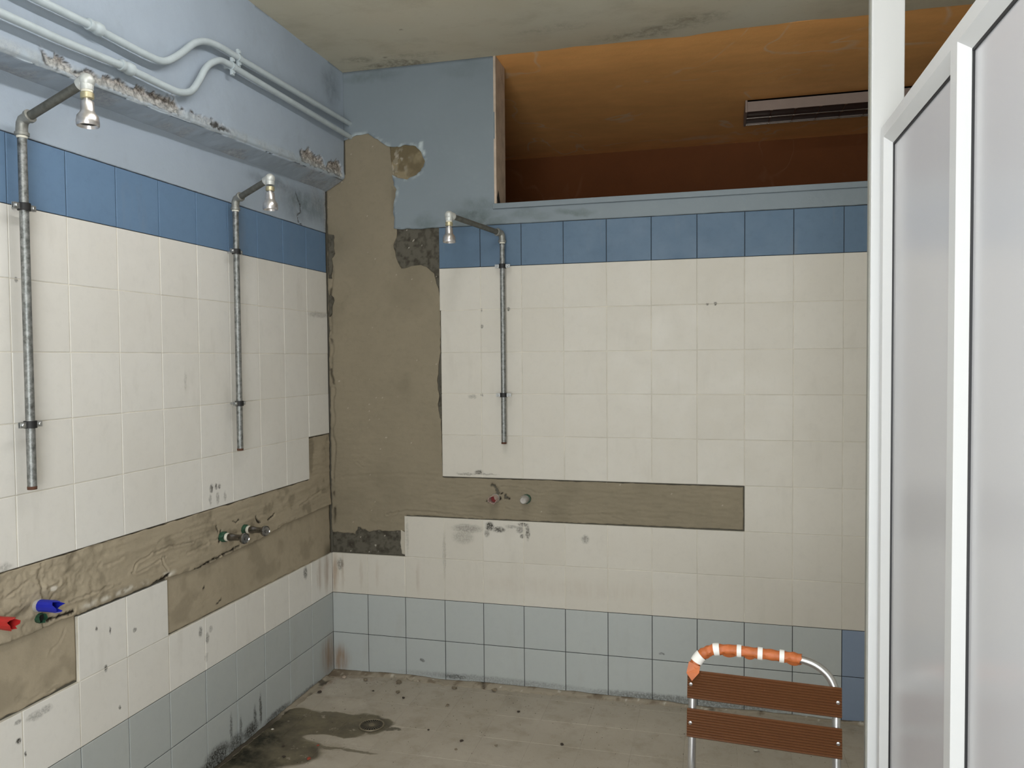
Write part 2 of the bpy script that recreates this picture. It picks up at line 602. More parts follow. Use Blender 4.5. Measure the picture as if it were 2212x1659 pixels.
# ceiling plaster
t = NT('cream_ceiling')
c = lin((192, 187, 169))
col = t.mix(t.ramp(t.noise(1.6, 5, 0.6), 0.35, 0.7, 0, 0.5), c, lin((180, 173, 152)))
col = t.mix(t.ramp(t.noise(0.9, 3, 0.5, stretch=(1, 1.4, 1)), 0.5, 0.7, 0, 0.35), col, lin((190, 168, 136)))
CS = [(0.401, -0.03, 0.225, 0.06, 0.8), (0.235, -0.127, 0.094, 0.05, 0.6), (0.528, -0.103, 0.145, 0.04, 0.4), (1.547, -0.057, 0.186, 0.05, 0.6), (1.669, -0.097, 0.159, 0.05, 0.6), (1.80, -0.158, 0.152, 0.07, 0.6), (1.447, -0.06, 0.114, 0.06, 0.4), (0.58, -0.394, 0.013, 0.013, 1), (0.389, -0.113, 0.017, 0.016, 0.8), (1.2, -0.22, 0.2, 0.05, 0.35)]
f = t.math('MULTIPLY', t.blobs('xy', CS, 0.05, 9, 0.9), t.ramp(t.noise(30, 5, 0.7), 0.4, 0.62, 0.1, 0.9))
col = t.mix(f, col, lin((100, 92, 78)))
col = t.mix(t.ramp(t.noise(3.2, 6, 0.7, stretch=(1, 1.6, 1)), 0.5, 0.68, 0, 0.30), col, lin((150, 140, 118)))
col = t.mix(t.ramp(t.noise(45, 5, 0.7), 0.64, 0.72, 0, 0.3), col, lin((130, 120, 100)))
t.bump([(t.noise(9, 4), 0.25, 0.006), (t.noise(150, 4, 0.6), 0.2, 0.0015)])
M['ceiling'] = t.done(col, 0.85, 0, 0.2)

# ochre paint of the next room, with pale scuffs
def orange(name, rgb, rough, scuff=0.75):
    t = NT(name)
    c = lin(rgb)
    col = t.mix(t.ramp(t.noise(2.5, 6, 0.65, stretch=(1, 2.0, 1)), 0.3, 0.75, 0, 0.75), c, tuple(x * 0.74 for x in c[:3]) + (1,))
    w = t.n('ShaderNodeTexNoise')
    t.L(t.pos, w.inputs['Vector'])
    w.inputs['Scale'].default_value = 1.3
    w.inputs['Detail'].default_value = 3
    w.inputs['Distortion'].default_value = 0.6
    band = t.math('ABSOLUTE', t.math('SUBTRACT', w.outputs['Fac'], 0.52))
    fz = t.math('MULTIPLY', t.ramp(band, 0.012, 0.001), t.ramp(t.noise(5, 4), 0.42, 0.6, 0, scuff))
    col = t.mix(fz, col, lin((240, 205, 165)))
    t.bump([(t.noise(7, 4), 0.3, 0.008), (t.noise(90, 4, 0.6), 0.25, 0.002)])
    return t.done(col, rough, 0, 0.3)


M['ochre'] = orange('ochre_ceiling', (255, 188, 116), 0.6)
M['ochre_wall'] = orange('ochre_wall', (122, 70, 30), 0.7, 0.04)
M['reveal'] = plain('brown_reveal', (188, 170, 152), 0.8, var=0.35, vs=14, bump=0.3, bs=60, dark=0.65)

# floor
WET = [(0.088, -0.521, 0.139, 0.085, 1), (-0.027, -0.628, 0.186, 0.108, 1), (0.249, -0.57, 0.175, 0.10, 1), (0.391, -0.505, 0.118, 0.084, 1), (0.455, -0.480, 0.07, 0.045, 1), (0.14, -0.79, 0.18, 0.12, 1), (0.019, -0.894, 0.152, 0.12, 1), (0.262, -0.455, 0.091, 0.03, 0.9), (0.20, -0.72, 0.12, 0.035, 0.8), (0.10, -0.95, 0.14, 0.07, 1), (0.53, -0.512, 0.04, 0.012, 0.9), (0.42, -0.715, 0.13, 0.010, 0.8), (0.35, -0.60, 0.08, 0.04, 0.8)]
BLK = [(0.05, -0.724, 0.10, 0.08, 1), (0.04, -0.875, 0.13, 0.10, 1), (0.16, -0.90, 0.10, 0.05, 0.7), (0.02, -0.60, 0.04, 0.05, 0.8), (0.10, -0.854, 0.06, 0.032, 0.7), (0.0, -0.492, 0.02, 0.06, 0.8), (0.0, -0.35, 0.012, 0.12, 0.7), (0.13, -0.74, 0.05, 0.02, 0.5)]
RUST = [(0.03, -0.03, 0.12, 0.07, 0.9), (0.03, -0.16, 0.035, 0.10, 0.7), (0.15, -0.05, 0.12, 0.03, 0.5)]
t = NT('floor_tile')
c = lin((156, 148, 134))
DUST = [(0.12, -0.20, 0.10, 0.10, 0.7), (0.25, -0.33, 0.14, 0.06, 0.6), (0.42, -0.67, 0.10, 0.04, 0.5), (0.40, -0.84, 0.12, 0.05, 0.5), (0.15, -0.10, 0.1, 0.04, 0.5), (0.9, -0.7, 0.3, 0.2, 0.35), (1.4, -0.3, 0.4, 0.12, 0.3)]
info = t.n('ShaderNodeObjectInfo')
col = t.mix(t.ramp(info.outputs['Random'], 0, 1, 0, 0.25), c, lin((144, 136, 122)))
col = t.mix(t.ramp(t.noise(2.5, 6, 0.65), 0.35, 0.7, 0, 0.55), col, lin((170, 162, 150)))
col = t.mix(t.ramp(t.noise(9, 6, 0.7), 0.5, 0.72, 0, 0.45), col, lin((118, 108, 90)))
col = t.mix(t.ramp(t.noise(70, 5, 0.7), 0.62, 0.7, 0, 0.5), col, lin((98, 88, 72)))
col = t.mix(t.ramp(t.noise(90, 4, 0.7), 0.28, 0.34, 0.5, 0), col, lin((176, 168, 154)))
col = t.mix(t.math('MULTIPLY', t.blobs('xy', DUST, 0.06, 10, 0.9), t.ramp(t.noise(25, 5, 0.7), 0.35, 0.65, 0.2, 0.8)), col, lin((184, 176, 164)))
col = t.mix(t.math('MULTIPLY', t.blobs('xy', RUST, 0.04, 14, 0.9), t.ramp(t.noise(40, 5, 0.7), 0.35, 0.6, 0.2, 0.9)), col, lin((112, 84, 66)))
wet = t.blobs('xy', WET, 0.035, 12, 0.22)
dry = t.blobs('xy', [(0.30, -0.655, 0.09, 0.028, 1), (0.46, -0.66, 0.09, 0.04, 1)], 0.01, 12, 0.25)
wet = t.math('MULTIPLY', wet, t.math('SUBTRACT', 1.0, dry))
flk = t.ramp(t.noise(22, 4, 0.6), 0.62, 0.68, 1.0, 0.35)
wc = t.mix(t.ramp(t.noise(7, 5, 0.7), 0.4, 0.65), lin((98, 90, 70)), lin((62, 56, 41)))
col = t.mix(t.math('MULTIPLY', t.math('MULTIPLY', wet, flk), 0.9), col, wc)
col = t.mix(t.math('MULTIPLY', t.blobs('xy', BLK, 0.05, 16, 0.8), t.ramp(t.noise(35, 5, 0.7), 0.3, 0.55, 0.3, 1)), col, lin((34, 33, 24)))
t.bump([(t.noise(30, 5, 0.7), 0.3, 0.003), (t.noise(260, 4, 0.6), 0.3, 0.001)])
M['floor'] = t.done(col, t.ramp(wet, 0, 1, 0.85, 0.55), 0, 0.3)

M['galv'] = None
t = NT('galvanised_steel')
n1 = t.noise(60, 5, 0.7)
col = t.mix(t.ramp(n1, 0.35, 0.65), lin((96, 98, 96)), lin((158, 160, 158)))
col = t.mix(t.ramp(t.noise(25, 4, 0.7), 0.6, 0.72, 0, 0.7), col, lin((74, 70, 62)))
t.bump([(t.noise(200, 3), 0.2, 0.0008)])
M['galv'] = t.done(col, t.ramp(n1, 0.3, 0.7, 0.38, 0.62), 0.75)
M['galv_dark'] = plain('weathered_iron', (104, 104, 98), 0.6, 0.55, var=0.3, vs=70, bump=0.3, dark=0.55)
M['cast'] = plain('cast_fitting', (148, 148, 142), 0.5, 0.6, var=0.3, vs=60, bump=0.3, bs=150)
M['cast_pale'] = plain('pale_cast_fitting', (196, 198, 194), 0.45, 0.35, var=0.3, vs=60, bump=0.3, bs=150, dark=0.8)
M['chrome'] = plain('worn_chrome', (214, 210, 208), 0.3, 0.85, var=0.3, vs=50, bump=0.2, bs=90, dark=0.75)
M['tap_chrome'] = plain('dark_chrome', (150, 148, 148), 0.16, 1.0, var=0.4, vs=60, dark=0.5)
M['brass'] = plain('dull_brass', (204, 194, 160), 0.4, 0.8, var=0.2, vs=60)
M['zinc'] = plain('zinc_plate', (188, 190, 190), 0.35, 0.9, var=0.2, vs=90)
M['rubber'] = plain('black_rubber', (16, 16, 17), 0.6, var=0.1)
M['ptfe'] = plain('thread_tape', (216, 212, 198), 0.7, var=0.2, vs=80)
M['rust'] = plain('rusty_end', (84, 54, 38), 0.9, 0.1, var=0.3, vs=90)
M['hole'] = plain('dark_inside', (20, 18, 17), 0.8)
M['pipe_paint'] = plain('grey_blue_pipe_paint', (172, 182, 186), 0.5, var=0.25, vs=20, bump=0.25, bs=90, dark=0.8)
M['alu_white'] = plain('white_coated_aluminium', (198, 199, 199), 0.38, var=0.05, vs=5, dark=0.94)
M['seal'] = plain('grey_seal', (132, 132, 124), 0.6)
M['panel'] = plain('white_panel', (190, 190, 193), 0.22, var=0.06, vs=2, dark=0.93)
M['gasket'] = plain('black_gasket', (10, 10, 14), 0.5)
M['alu'] = plain('brushed_aluminium', (206, 206, 206), 0.3, 0.9, var=0.2, vs=40, dark=0.75)
M['orange_wrap'] = plain('orange_wrap', (184, 100, 50), 0.55, var=0.3, vs=40, bump=0.35, bs=60, dark=0.7)
M['white_tape'] = plain('white_tape', (230, 228, 222), 0.5, var=0.1, vs=60)
t = NT('brown_slat_plastic')
col = t.mix(t.ramp(t.noise(20, 5, 0.7, stretch=(1, 1, 6)), 0.4, 0.7, 0, 0.35), lin((92, 56, 29)), lin((78, 46, 23)))
col = t.mix(t.ramp(t.noise(70, 4, 0.7), 0.70, 0.76, 0, 0.35), col, lin((170, 130, 105)))
M['slat'] = t.done(col, 0.42, 0, 0.4)
M['blue_cap'] = plain('blue_plastic', (28, 38, 158), 0.4, var=0.1)
M['red_cap'] = plain('red_plastic', (168, 40, 38), 0.4, var=0.15)
M['red_in'] = plain('dark_red_inside', (112, 14, 12), 0.6)
M['pale_plastic'] = plain('pale_stub_plastic', (190, 168, 158), 0.4, var=0.3, vs=60)
M['grey_wrap'] = plain('grey_film', (166, 162, 156), 0.4, var=0.4, vs=60, bump=0.5, bs=80)
M['green'] = plain('green_pipe', (44, 84, 62), 0.5, var=0.6, vs=90, dark=0.3)
M['lamp_body'] = plain('lamp_enamel', (196, 186, 180), 0.5, var=0.08)
M['lamp_dim'] = plain('dim_lamp_enamel', (142, 126, 116), 0.5, var=0.08)  # lamp enamel darkened for the unlit fixture, its dimness put into the colour
M['lamp_refl'] = plain('louvre_dark', (66, 50, 46), 0.5, 0.0, var=0.1)
M['lamp_blade'] = plain('louvre_blade', (170, 160, 150), 0.25, 0.95, var=0.1)
M['crumb'] = plain('plaster_crumb', (122, 110, 92), 0.9, var=0.4, vs=90, bump=0.4, dark=0.5)
M['crumb_dark'] = plain('dark_crumb', (58, 48, 40), 0.9, var=0.3, vs=90)
M['crumb_pale'] = plain('pale_crumb', (186, 180, 168), 0.8, var=0.3, vs=90)
M['crumb_orange'] = plain('orange_chip', (140, 60, 40), 0.7, var=0.3, vs=60)
M['drain'] = plain('drain_metal', (128, 118, 98), 0.5, 0.4, var=0.4, vs=60, dark=0.5)
M['room_white'] = plain('plain_wall', (200, 196, 184), 0.8, var=0.15, vs=2, dark=0.85)

# lit diffuser of a lamp that is on
t = NT('lit_tube')
t.b.inputs['Emission Color'].default_value = (1, 0.97, 0.92, 1)
t.b.inputs['Emission Strength'].default_value = 1.5
M['lit'] = t.done((0.9, 0.9, 0.9, 1), 0.5)

# ------------------------------------------------------------------ setting: walls
XR, YB = 3.6, -4.0          # far side wall and the wall behind the camera

bm = bmesh.new()
add_box(bm, (-0.25, 0.012, 0), (0.873, 0.165, CEIL))
add_box(bm, (0.873, 0.012, 0), (XR + 0.2, 0.165, 2.276))
wall_back = bm_obj('wall_back', bm, M['cement'])
tag(wall_back, 'tiled back wall with a tan rendered strip and a high opening to an ochre room', kind='structure')

bm = bmesh.new()
add_box(bm, (-0.25, YB - 0.15, 0), (-0.012, 0.012, CEIL))
wall_left = bm_obj('wall_left', bm, M['cement'])
tag(wall_left, 'tiled side wall with a broken rendered band and two shower risers', kind='structure')

tag(box('wall_right', (XR, YB - 0.15, 0), (XR + 0.2, 0.012, CEIL), M['room_white']), 'plain pale wall beyond the white partition', kind='structure')
tag(box('wall_front', (-0.25, YB - 0.15, 0), (XR + 0.2, YB, CEIL), M['room_white']), 'plain pale wall behind the viewer', kind='structure')

# ceiling with an uneven paint edge where the ochre begins
pts = [(-0.2, YB), (XR, YB)]
edge = []
for i in range(121):
    x = XR - (XR + 0.2) * i / 120
    e = 0.006 + 0.05 * (float(fbm(np.array([x]), np.array([0.3]), 3.0, 5, 5)[0]) - 0.5) if x > 0.873 else 0.03
    edge.append((x, e))
pts += edge
bm = bmesh.new()
lo = [bm.verts.new((x, y, CEIL)) for x, y in pts]
hi = [bm.verts.new((x, y, CEIL + 0.05)) for x, y in pts]
bm.faces.new(lo)
bm.faces.new(hi[::-1])
for i in range(len(pts)):
    j = (i + 1) % len(pts)
    bm.faces.new((lo[i], lo[j], hi[j], hi[i]))
tag(bm_obj('ceiling', bm, M['ceiling']), 'cream plaster ceiling with grey grime above the opening', kind='structure')
tag(box('ceiling', (-0.3, 0.0, CEIL + 0.0025), (4.6, 2.0, CEIL + 0.06), M['ochre']), 'ochre painted ceiling of the adjoining room', kind='structure')

# adjoining room
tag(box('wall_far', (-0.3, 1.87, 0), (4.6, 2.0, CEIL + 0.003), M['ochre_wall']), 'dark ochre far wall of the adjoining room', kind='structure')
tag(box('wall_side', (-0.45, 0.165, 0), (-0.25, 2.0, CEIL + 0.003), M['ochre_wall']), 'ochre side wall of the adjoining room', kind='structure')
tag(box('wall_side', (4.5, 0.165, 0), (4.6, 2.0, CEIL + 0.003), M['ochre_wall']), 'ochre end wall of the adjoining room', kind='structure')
tag(box('floor', (-0.25, 0.165, -0.05), (4.6, 2.0, 0.0), M['floor']), 'bare floor of the adjoining room', kind='structure')

# opening: brown reveal and painted sill
bm = bmesh.new()
add_box(bm, (0.868, -0.002, 2.30), (0.879, 0.163, CEIL))
rv = bm_obj('opening_reveal', bm, M['reveal'], wall_back, label='brown scuffed side face of the opening')
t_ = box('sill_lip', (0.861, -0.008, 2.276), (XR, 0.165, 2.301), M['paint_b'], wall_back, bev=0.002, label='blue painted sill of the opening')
mesh('reveal_chip', [(0.884, 0.01, 2.302), (0.884, 0.05, 2.302), (0.8795, 0.03, 2.37), (0.880, 0.005, 2.33), (0.878, 0.02, 2.302)],
     [(0, 1, 2), (0, 2, 3), (0, 3, 4)], M['hole'], wall_back)

# ------------------------------------------------------------------ tiles
ZR = [0.0, 0.199, 0.401, 0.604, 0.805, 1.007, 1.208, 1.407, 1.604, 1.806, 2.008, 2.203]
UB = [0.0, 0.192, 0.393, 0.599, 0.795, 0.995, 1.194, 1.393, 1.594, 1.793, 1.995, 2.196, 2.396, 2.597, 2.798, 2.999, 3.20, 3.40, 3.598]
UL = [0.0, 0.211, 0.415, 0.615, 0.820, 1.014, 1.215, 1.414, 1.614, 1.815, 2.016, 2.217, 2.418, 2.619, 2.82, 3.021, 3.222, 3.423, 3.60]


def unit_tile(name, mat, bev=0.009, depth=0.0085):
    bm = bmesh.new()
    o = [bm.verts.new((x, y, -depth)) for x, y in ((-.5, -.5), (.5, -.5), (.5, .5), (-.5, .5))]
    s = [bm.verts.new((x, y, -0.0009)) for x, y in ((-.5, -.5), (.5, -.5), (.5, .5), (-.5, .5))]
    q = .5 - bev
    f = [bm.verts.new((x, y, 0)) for x, y in ((-q, -q), (q, -q), (q, q), (-q, q))]
    bm.faces.new(f)
    for i in range(4):
        j = (i + 1) % 4
        bm.faces.new((o[i], o[j], s[j], s[i]))
        bm.faces.new((s[i], s[j], f[j], f[i]))
    me = bpy.data.meshes.new(name)
    bm.to_mesh(me)
    bm.free()
    me.materials.append(mat)
    return me


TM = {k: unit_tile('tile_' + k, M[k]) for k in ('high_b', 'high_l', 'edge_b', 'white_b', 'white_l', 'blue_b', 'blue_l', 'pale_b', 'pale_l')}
LBL = {'edge': 'bluer pale tile of the bottom rows near the partition', 'blue': 'blue glazed tile of the top border row', 'pale': 'pale blue glazed tile of the bottom rows'}


def put_tile(side, a, b, z0, z1, key, gap):
    me = TM[key + ('_b' if side == 'back' else '_l')]
    o = bpy.data.objects.new('tile', me)
    C.objects.link(o)
    w, h = abs(b - a) - gap, z1 - z0 - gap
    pr = random.uniform(-0.0005, 0.0006)
    tx, ty = random.gauss(0, 0.0016), random.gauss(0, 0.0016)
    loc = Vector(((a + b) / 2, -pr, (z0 + z1) / 2)) if side == 'back' else Vector((pr, -(a + b) / 2, (z0 + z1) / 2))
    R = Matrix.Rotation(math.pi / 2, 4, 'X') if side == 'back' else Matrix.Rotation(math.pi / 2, 4, 'Z') @ Matrix.Rotation(math.pi / 2, 4, 'X')
    o.matrix_basis = Matrix.Translation(loc) @ R @ Matrix.Rotation(tx, 4, 'X') @ Matrix.Rotation(ty, 4, 'Y') @ Matrix.Diagonal((w, h, 1, 1))
    o.parent = wall_back if side == 'back' else wall_left
    if key in LBL:
        o['label'] = LBL[key]
    return o


def row_kind(r):
    return 'pale' if r < 2 else ('blue' if r == 10 else 'high' if r >= 5 else 'white')


GAP = {'high': 0.0022, 'edge': 0.0030, 'pale': 0.0030, 'white': 0.0022, 'blue': 0.0028}
for r in range(11):
    for c_ in range(len(UB) - 1):
        if c_ < 3 and r >= 4:
            continue
        if r == 4 and c_ < 10:
            continue
        if r == 3 and c_ < 2:
            continue
        k = row_kind(r)
        a = UB[c_] - (0.010 if (c_ == 3 and r >= 9) else (0.005 if c_ == 3 and r >= 5 else 0))
        if k == 'pale' and c_ >= 12:
            k = 'edge'
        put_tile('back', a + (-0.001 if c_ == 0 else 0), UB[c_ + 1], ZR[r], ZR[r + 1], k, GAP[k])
for r in range(11):
    for c_ in range(len(UL) - 1):
        if r == 4 and c_ < 11:
            continue
        if r == 3 and (c_ < 6 or 8 <= c_ < 11):
            continue
        if r == 5 and c_ == 0:
            continue
        k = row_kind(r)
        a = UL[c_] + (0.016 if (c_ == 0 and r >= 9) else 0.010 if (c_ == 0 and r > 3) else -0.001 if c_ == 0 else 0)
        put_tile('left', a, UL[c_ + 1], ZR[r], ZR[r + 1], k, GAP[k])

# grout beds
def grout(side, rects, mat):
    dep = (0.0018 if side == 'back' else 0.0012) if mat is M['grout_w'] else 0.0030
    bm = bmesh.new()
    for (a, b, z0, z1) in rects:
        if side == 'back':
            add_box(bm, (a, dep, z0), (b, 0.0125, z1))
        else:
            add_box(bm, (-0.0125, -b, z0), (-dep, -a, z1))
    return bm_obj('grout', bm, mat, wall_back if side == 'back' else wall_left)


grout('back', [(0.0, 3.598, 0.402, 0.603), (0.40, 3.598, 0.603, 0.804), (1.996, 3.598, 0.804, 1.007), (0.597, 3.598, 1.007, 2.007)], M['grout_w'])
grout('back', [(0.0, 3.598, 0.0, 0.4), (0.592, 3.598, 2.008, 2.204)], M['grout_d'])
grout('left', [(0.0, 3.6, 0.402, 0.603), (1.216, 1.613, 0.603, 0.803), (2.218, 3.6, 0.603, 1.008), (0.212, 3.6, 1.008, 1.208), (0.012, 3.6, 1.208, 2.007)], M['grout_w'])
grout('left', [(0.0, 3.6, 0.0, 0.4), (0.018, 3.6, 2.008, 2.204)], M['grout_d'])

# ------------------------------------------------------------------ render patches and paint
GB = [([(0.882, 0.967), (0.973, 0.963), (1.007, 0.962), (1.051, 0.942)], .003, .003), ([(0.904, 0.862), (0.972, 0.853), (1.039, 0.843)], .003, .003),
      ([(0.299, 0.809), (0.41, 0.832), (0.602, 0.824), (0.789, 0.81)], .004, .004), ([(0.361, 0.826), (0.324, 0.778)], .003, .003),
      ([(0.064, 0.988), (0.364, 1.013), (0.604, 1.005)], .006, .0016), ([(0.141, 1.06), (0.179, 1.038)], .003, .002), ([(1.367, 0.857), (1.494, 0.82)], .003, .003),
      ([(0.21, 2.186), (0.308, 2.194), (0.357, 2.203)], .002, .002), ([(0.105, 1.889), (0.054, 1.845)], .003, .002), ([(1.039, 0.843), (1.259, 0.844), (1.409, 0.854)], .004, .002),
      ([(0.70, 0.90), (0.78, 0.92)], .003, .002), ([(1.05, 0.94), (1.25, 0.955), (1.5, 0.95)], .005, .001)]
HB = [([(0.838, 0.972), (0.852, 0.968), (0.864, 0.955), (0.870, 0.935)], .0075, .009), ([(0.905, 0.928), (0.908, 0.912), (0.925, 0.910)], .006, .008), ([(0.815, 0.895), (0.825, 0.888)], .004, .006), ([(0.875, 0.93), (0.892, 0.935)], .003, .006),
      ([(0.878, 0.912), (0.885, 0.905)], .006, .006)]


def hf_back(u, v):
    h = -0.0045 + (fbm(u, v, 6, 4, 11) - .5) * 0.006 + (fbm(u, v * 3, 18, 3, 21) - .5) * 0.003
    # channel area rougher
    ch = sstep(0.30, 0.55, u) * sstep(1.03, 0.99, v)
    h = h + ch * (fbm(u, v * 5, 22, 4, 31) - .5) * 0.005 - ch * 0.001
    for i, (l, w, d) in enumerate(GB):
        h = h + groove(u, v, l, w, d, 40 + i)
    b = np.zeros(u.shape)
    for i, (l, w, d) in enumerate(HB):
        dd = dist_poly(u + (fbm(u, v, 90, 2, 3) - .5) * .012, v + (fbm(u, v, 90, 2, 5) - .5) * .012, l)
        m = np.exp(-(dd / w) ** 2)
        h = h - d * m
        b = np.maximum(b, sstep(0.35, 0.75, m))
    # edge of the strip next to the side wall: broken grey mortar line
    cr = np.exp(-((u - 0.016 - (fbm(u * 0, v, 14, 4, 8) - .5) * 0.03) / 0.006) ** 2) * sstep(2.2, 2.15, v) * sstep(0.72, 0.80, v)
    h = h - cr * 0.006 * (fbm(u * 0, v, 9, 3, 9) > .40)
    b = np.maximum(b, cr * .8 * sstep(0.48, 0.56, fbm(u, v, 12, 3, 77)))
    r = sstep(0.55, 0.85, fbm(u, v, 5, 4, 51)) * 0.25
    r = np.maximum(r, 0.5 * sstep(0.03, 0.0, np.abs(u - 0.36)) * sstep(2.0, 2.2, v) * sstep(.45, .6, fbm(u, v, 20, 3, 5)))
    g = sstep(0.86, 0.89, fbm(u, v, 60, 3, 61)) * 0.5
    return h, (r, g, b)


back_render = [(0.0, 2.43, 0), (0.102, 2.49, 0), (0.102, 2.70, 0.003), (0.40, 2.70, 0.003), (0.375, 2.45, 0.006), (0.383, 2.30, 0.006), (0.372, 2.21, 0.010),
               (0.352, 2.129, 0.01), (0.374, 2.05, 0.008), (0.393, 2.016, 0.008), (0.451, 2.027, 0.006), (0.494, 2.030, 0.005), (0.534, 2.010, 0.005),
               (0.562, 1.985, 0.006), (0.578, 1.925, 0.006), (0.591, 1.86, 0.004), (0.589, 1.62, 0.004), (0.574, 1.49, 0.005), (0.580, 1.386, 0.005), (0.576, 1.34, 0.005),
               (0.590, 1.28, 0.003), (0.593, 1.001, 0.0025), (1.990, 1.001, 0.002), (1.991, 0.812, 0.0035), (1.20, 0.809, 0.004), (0.402, 0.808, 0.001), (0.396, 0.733, 0.010),
               (0.286, 0.726, 0.010), (0.19, 0.722, 0.012), (0.141, 0.738, 0.012), (0.125, 0.700, 0.008), (0.0, 0.706, 0.004)]
relief('render_patch', back_render, 'back', 0.0048, hf_back, M['render'], wall_back, base=0.012 * -1 - 0.0, seed=12, label='tan cement render in a vertical strip and a band behind the taps')


def hf_rough(lo, hi, sc, seed, depth=-0.009):
    def f(u, v):
        h = depth + (fbm(u, v, sc, 5, seed, .6) - .5) * hi
        r = sstep(0.5, 0.7, fbm(u, v, sc * 1.5, 4, seed + 4))
        g = sstep(0.80, 0.83, fbm(u, v, 60, 3, seed + 9)) * 0.9
        return h, (r * .8, g, sstep(0.42, 0.32, fbm(u, v, sc * 2, 4, seed + 13)) * .4)
    return f


relief('cement_patch', [(0.33, 2.215, 0.003), (0.5935, 2.215, 0), (0.5935, 1.90, 0.001), (0.575, 1.85, 0.004), (0.50, 1.95, 0.004), (0.33, 1.98, 0.004)], 'back', 0.0045,
       hf_rough(0, 0.008, 30, 5, -0.009), M['cement'], wall_back, seed=5, label='exposed dark grey cement beside the blue border')
relief('cement_patch', [(0.002, 0.745, 0.003), (0.400, 0.745, 0), (0.400, 0.606, 0.001), (0.002, 0.606, 0.002)], 'back', 0.0045,
       hf_rough(0, 0.006, 30, 15, -0.0095), M['cement'], wall_back, seed=6, label='exposed dark grey cement at the foot of the rendered strip')
relief('mortar_flake', [(0.372, 0.735, 0.003), (0.3985, 0.722, 0), (0.3985, 0.610, 0.002), (0.376, 0.616, 0.003), (0.368, 0.67, 0.004)], 'back', 0.004,
       lambda u, v: (-0.004 + 0 * u, (0 * u + .2, 0 * u + .7, 0 * u)), M['render'], wall_back, seed=16, label='pale sliver of broken tile bed')
relief('cement_patch', [(0.585, 1.50, 0.003), (0.594, 1.50, 0), (0.5945, 1.27, 0), (0.575, 1.29, 0.004)], 'back', 0.004, hf_rough(0, 0.004, 30, 25, -0.008), M['cement'], wall_back, seed=7)


relief('cement_patch', [(0.006, 2.20, 0.003), (0.036, 2.195, 0.007), (0.034, 2.09, 0.008), (0.020, 1.98, 0.006), (0.006, 1.98, 0.003)], 'back', 0.004, hf_rough(0, 0.006, 30, 45, 0.0005), M['cement'], wall_back, seed=17)
relief('cement_patch', [(0.006, 1.90, 0.003), (0.030, 1.885, 0.006), (0.018, 1.80, 0.006), (0.006, 1.79, 0.003)], 'back', 0.004, hf_rough(0, 0.006, 30, 46, 0.0005), M['cement'], wall_back, seed=18)


def hf_sandy(u, v):
    h = -0.004 + (fbm(u, v, 35, 5, 71, .65) - .5) * 0.008
    g = sstep(0.56, 0.66, fbm(u, v, 40, 4, 73)) * sstep(0.10, 0.0, np.hypot(u - 0.375, v - 2.53)) * 0.55
    r = sstep(0.45, 0.6, fbm(u, v, 12, 4, 75)) * 0.9
    return h, (r, g, 0 * u)


relief('mortar_patch', [(0.340, 2.62, 0.003), (0.50, 2.62, 0.003), (0.54, 2.52, 0.003), (0.48, 2.43, 0.003), (0.360, 2.43, 0.003)], 'back', 0.0045, hf_sandy, M['sandy'], wall_back,
       seed=8, label='sandy crumbling mortar where the blue paint has fallen off')

blue_left_edge = [(0.595, 2.204, 0.0045), (0.357, 2.206, 0.003), (0.363, 2.263, 0.006), (0.359, 2.331, 0.006), (0.376, 2.397, 0.006), (0.360, 2.42, 0.006), (0.352, 2.470, 0.004),
                  (0.384, 2.452, 0.008), (0.432, 2.442, 0.010), (0.468, 2.457, 0.009), (0.50, 2.477, 0.008), (0.524, 2.519, 0.009), (0.51, 2.553, 0.008), (0.495, 2.58, 0.006), (0.478, 2.597, 0.006),
                  (0.435, 2.607, 0.008), (0.38, 2.604, 0.007), (0.326, 2.611, 0.006), (0.29, 2.637, 0.006), (0.261, 2.654, 0.005), (0.23, 2.679, 0.005), (0.168, 2.675, 0.004), (0.106, 2.655, 0.0),
                  (0.090, 2.655, 0), (0.090, CEIL, 0)]
blue_back = [(0.873, CEIL, 0), (0.873, 2.277, 0), (XR, 2.277, 0), (XR, 2.2045, 0.0012)] + blue_left_edge


def hf_paint(u, v):
    h = 0.0005 + (fbm(u, v, 3, 4, 81) - .5) * 0.007 + (fbm(u, v, 24, 3, 83) - .5) * 0.0012
    d = dist_poly(u, v, [(p[0], p[1]) for p in blue_left_edge[1:-2]])
    g = sstep(0.016, 0.004, d) * sstep(.4, .6, fbm(u, v, 30, 3, 85)) * .75
    fl = dist_poly(u, v, [(0.505, 2.61), (0.50, 2.58), (0.518, 2.56)])
    g = np.maximum(g, sstep(0.014, 0.004, fl))
    h = h + 0.006 * np.exp(-(fl / 0.006) ** 2)
    return h, (0 * u, g, 0 * u)


relief('paint_layer', blue_back, 'back', 0.010, hf_paint, M['paint_b'], wall_back, seed=9, label='greyish blue painted plaster with a torn edge')

